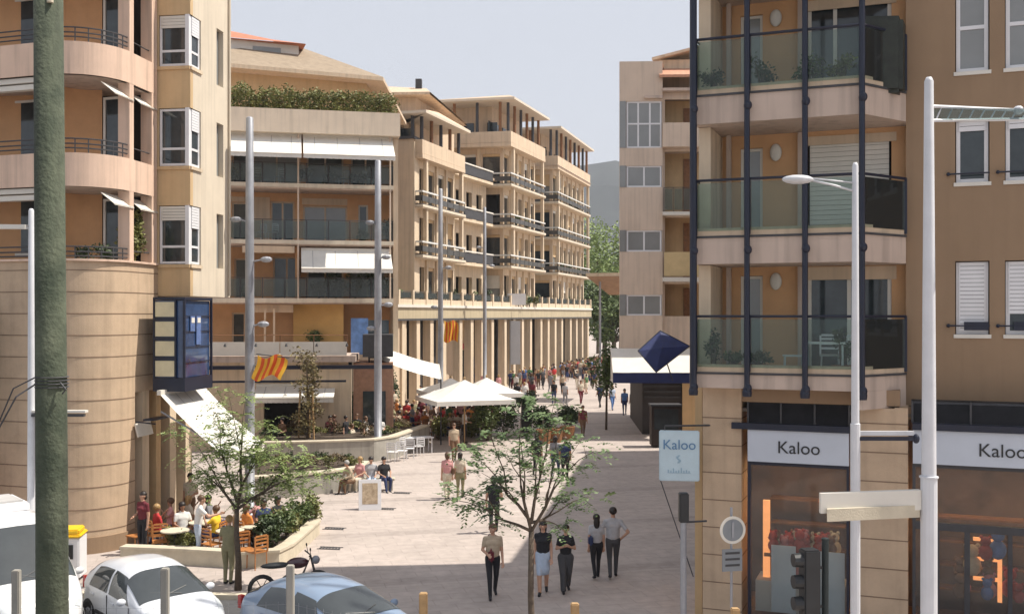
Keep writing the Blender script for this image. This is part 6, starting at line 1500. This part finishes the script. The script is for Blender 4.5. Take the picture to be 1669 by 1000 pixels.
# --- seated on the bench ---
SEAT = dict(seated=True,arms=('table','table'),sleeve=.6)
for (px,tp,bt,hr,lb,rz,fem) in [(585,'pink','cream','fair','woman in pink leaning on the left end of the stone bench',-.5,True),(603,'light grey','pale blue','dark','person in light grey seated in the middle of the stone bench',.2,False),(624,'black','navy','dark','man in black and navy seated at the right end of the stone bench',.5,False)]:
    p = G(px,801); person(dict(seated=True,arms=('table','table'),sleeve=.6,female=fem), (p.x,p.y+.3,-.04), rz, 1.72, tp, bt, hr, lb)
p = G(571,806); person(dict(seated=True,arms=('table','table'),sleeve=1.0,lean=.35), (p.x,p.y+.4,-.03), -.9, 1.65,'beige','brown','grey','grey-haired person crouched forward at the planter wall left of the bench')
sw_ = G(571,801); MB().box(-.25,.25,-.2,.2,0,.40).build('stone_seat', M['kerb'], label='small stone seat at the left end of the bench by the planter wall', cat='seat', loc=(sw_.x,sw_.y+.35,0), bevel=.015)
# --- near cafe ---
person(F_(arms=('hold','hang'),sleeve=.6,female=True), G(233,903), -.5, 1.72,'burgundy','black','dark','dark-haired waitress in burgundy and black standing by the rounded stone base',long=.5)
person(F_(arms=('reach','hang'),sleeve=.6,lean=.15), G(322,913), 1.9, 1.74,'white','pale blue','brown','man in a white shirt and pale jeans leaning over the cafe table')
person(dict(arms=('hang','hold'),sleeve=.6,lean=.1,fine=True), G(372,951), PI-.2, 1.66,'khaki','khaki','fair','fair-haired person in khaki with the back turned between the parked cars')
near = [((256,897),'red','black','fair','diner in a bright red shirt at the near cafe'),((352,900),'yellow','navy','brown','diner in a bright yellow shirt behind the tree trunk'),((297,893),'white','grey','dark','diner in a white blouse deep under the sloping awning'),((308,880),'cream','brown','fair','diner in cream at the back of the near cafe'),((278,885),'pink','navy','brown','diner in pink near the cafe doorway'),
 ((385,893),'beige','black','grey','grey-haired diner in beige beyond the tree trunk'),((402,897),'orange','brown','brown','diner in an orange top beside the curved planter'),((430,886),'navy','black','dark','dark-haired diner in navy near the planter hedge'),((453,880),'black','black','dark','diner in black at the far end of the near cafe'),((418,880),'pink','white','brown','diner in pink and white at the rear of the terrace'),((340,878),'grey','navy','dark','diner in grey at the shadowed back table')]
for (px,py),tp,bt,hr,lb in near:
    p = G(px,py); rz = rnd.uniform(-2.5,2.5); person(SEAT if rnd.random()<.6 else dict(seated=True,arms=('table','up'),sleeve=.6), tuple(p), rz, 1.72, tp, bt, hr, lb, skin=rnd.randint(0,1), long=rnd.choice((0,.7)))
    c = copy_tree(tch, tuple(p), rz, 'wooden cafe chair under the %s'%lb.replace('diner','guest')); 
# --- middle cafe crowd ---
tops2 = ['orange','brown','beige','pink','cream','red','black','burgundy','khaki','white']
bots2 = ['brown','black','navy','beige','grey']; cs = [(a,b) for a in tops2 for b in bots2]; rnd.shuffle(cs)
mc = make_chair('wooden chair of the middle cafe under its guest', M['wood'], tuple(G(646,699)), 0, 'chairs of the middle cafe')
for k in range(44):
    px = 608+(k%15)*14+rnd.uniform(-4,4); py = 686+(k//15)*12+rnd.uniform(-3,3); p = G(px,py); rz = rnd.uniform(-3,3); a,b = cs[k]
    person(SEAT, tuple(p), rz, 1.72, a, b, rnd.choice(('dark','brown','fair')), 'seated guest in a %s top and %s trousers at the middle cafe'%(a,b), 'guests of the middle cafe', skin=rnd.randint(0,1))
    copy_tree(mc, tuple(p), rz)
bpy.data.objects.remove(mc.children[0]) if False else None
for k in range(14):
    px = 600+k*15+rnd.uniform(-4,4); py = 680+rnd.uniform(0,34); a,b = combos[97+k]
    person(protos[(2,4)[k%2]], tuple(G(px,py)), rnd.uniform(-3,3), 1.72, a, b, rnd.choice(('dark','brown','fair')), 'person in a %s top and %s trousers standing among the middle cafe tables'%(a,b), 'guests of the middle cafe', skin=rnd.randint(0,1))
for k in range(9):
    p = G(545+k*9+rnd.uniform(-3,3), 733+rnd.uniform(-4,4)); a,b = cs[-1-k]; q_ = rnd.uniform(-1.5,1.5)
    person(SEAT if k % 2 else protos[2], tuple(p), q_, 1.72, a, b, rnd.choice(('dark','brown')), '%s in a %s top and %s trousers between the raised planter and the podium'%(('person standing','guest seated')[k%2],a,b), 'guests of the middle cafe', skin=rnd.randint(0,1))
    if k % 2: copy_tree(mc, tuple(p), q_)
# stragglers under the podium awning
for (px,py),tp,bt,lb in [((628,683),'navy','black','person in navy standing by the sloping white awning'),((642,678),'cream','brown','person in cream standing by the sloping white awning'),((686,668),'black','black','person in black standing at the arcade under the flag'),((697,672),'grey','navy','person in grey near the vivid green tree'),((538,735),'burgundy','black','person in burgundy passing behind the raised planter'),((460,740),'brown','black','person in brown in front of the dark cafe opening'),((310,862),'cream','brown','person in cream standing in the corner building shop doorway')]:
    person(dict(walk=.06,arms=('hang','hold'),sleeve=.6), tuple(G(px,py)), rnd.uniform(-1,1), 1.72, tp, bt, 'dark', lb)
# ================= haze: the air between the square and the hills =================
hb = MB().box(-2600,2700,-70,4300,-1,365)
hm_ = bpy.data.materials.new('air'); hm_.use_nodes = True; n_ = hm_.node_tree.nodes; n_.remove(n_['Principled BSDF'])
pv = n_.new('ShaderNodeVolumePrincipled'); pv.inputs['Color'].default_value = (.86,.90,1,1); pv.inputs['Density'].default_value = .0002
hm_.node_tree.links.new(pv.outputs[0], n_['Material Output'].inputs['Volume'])
hb.build('haze', hm_, kind='stuff')
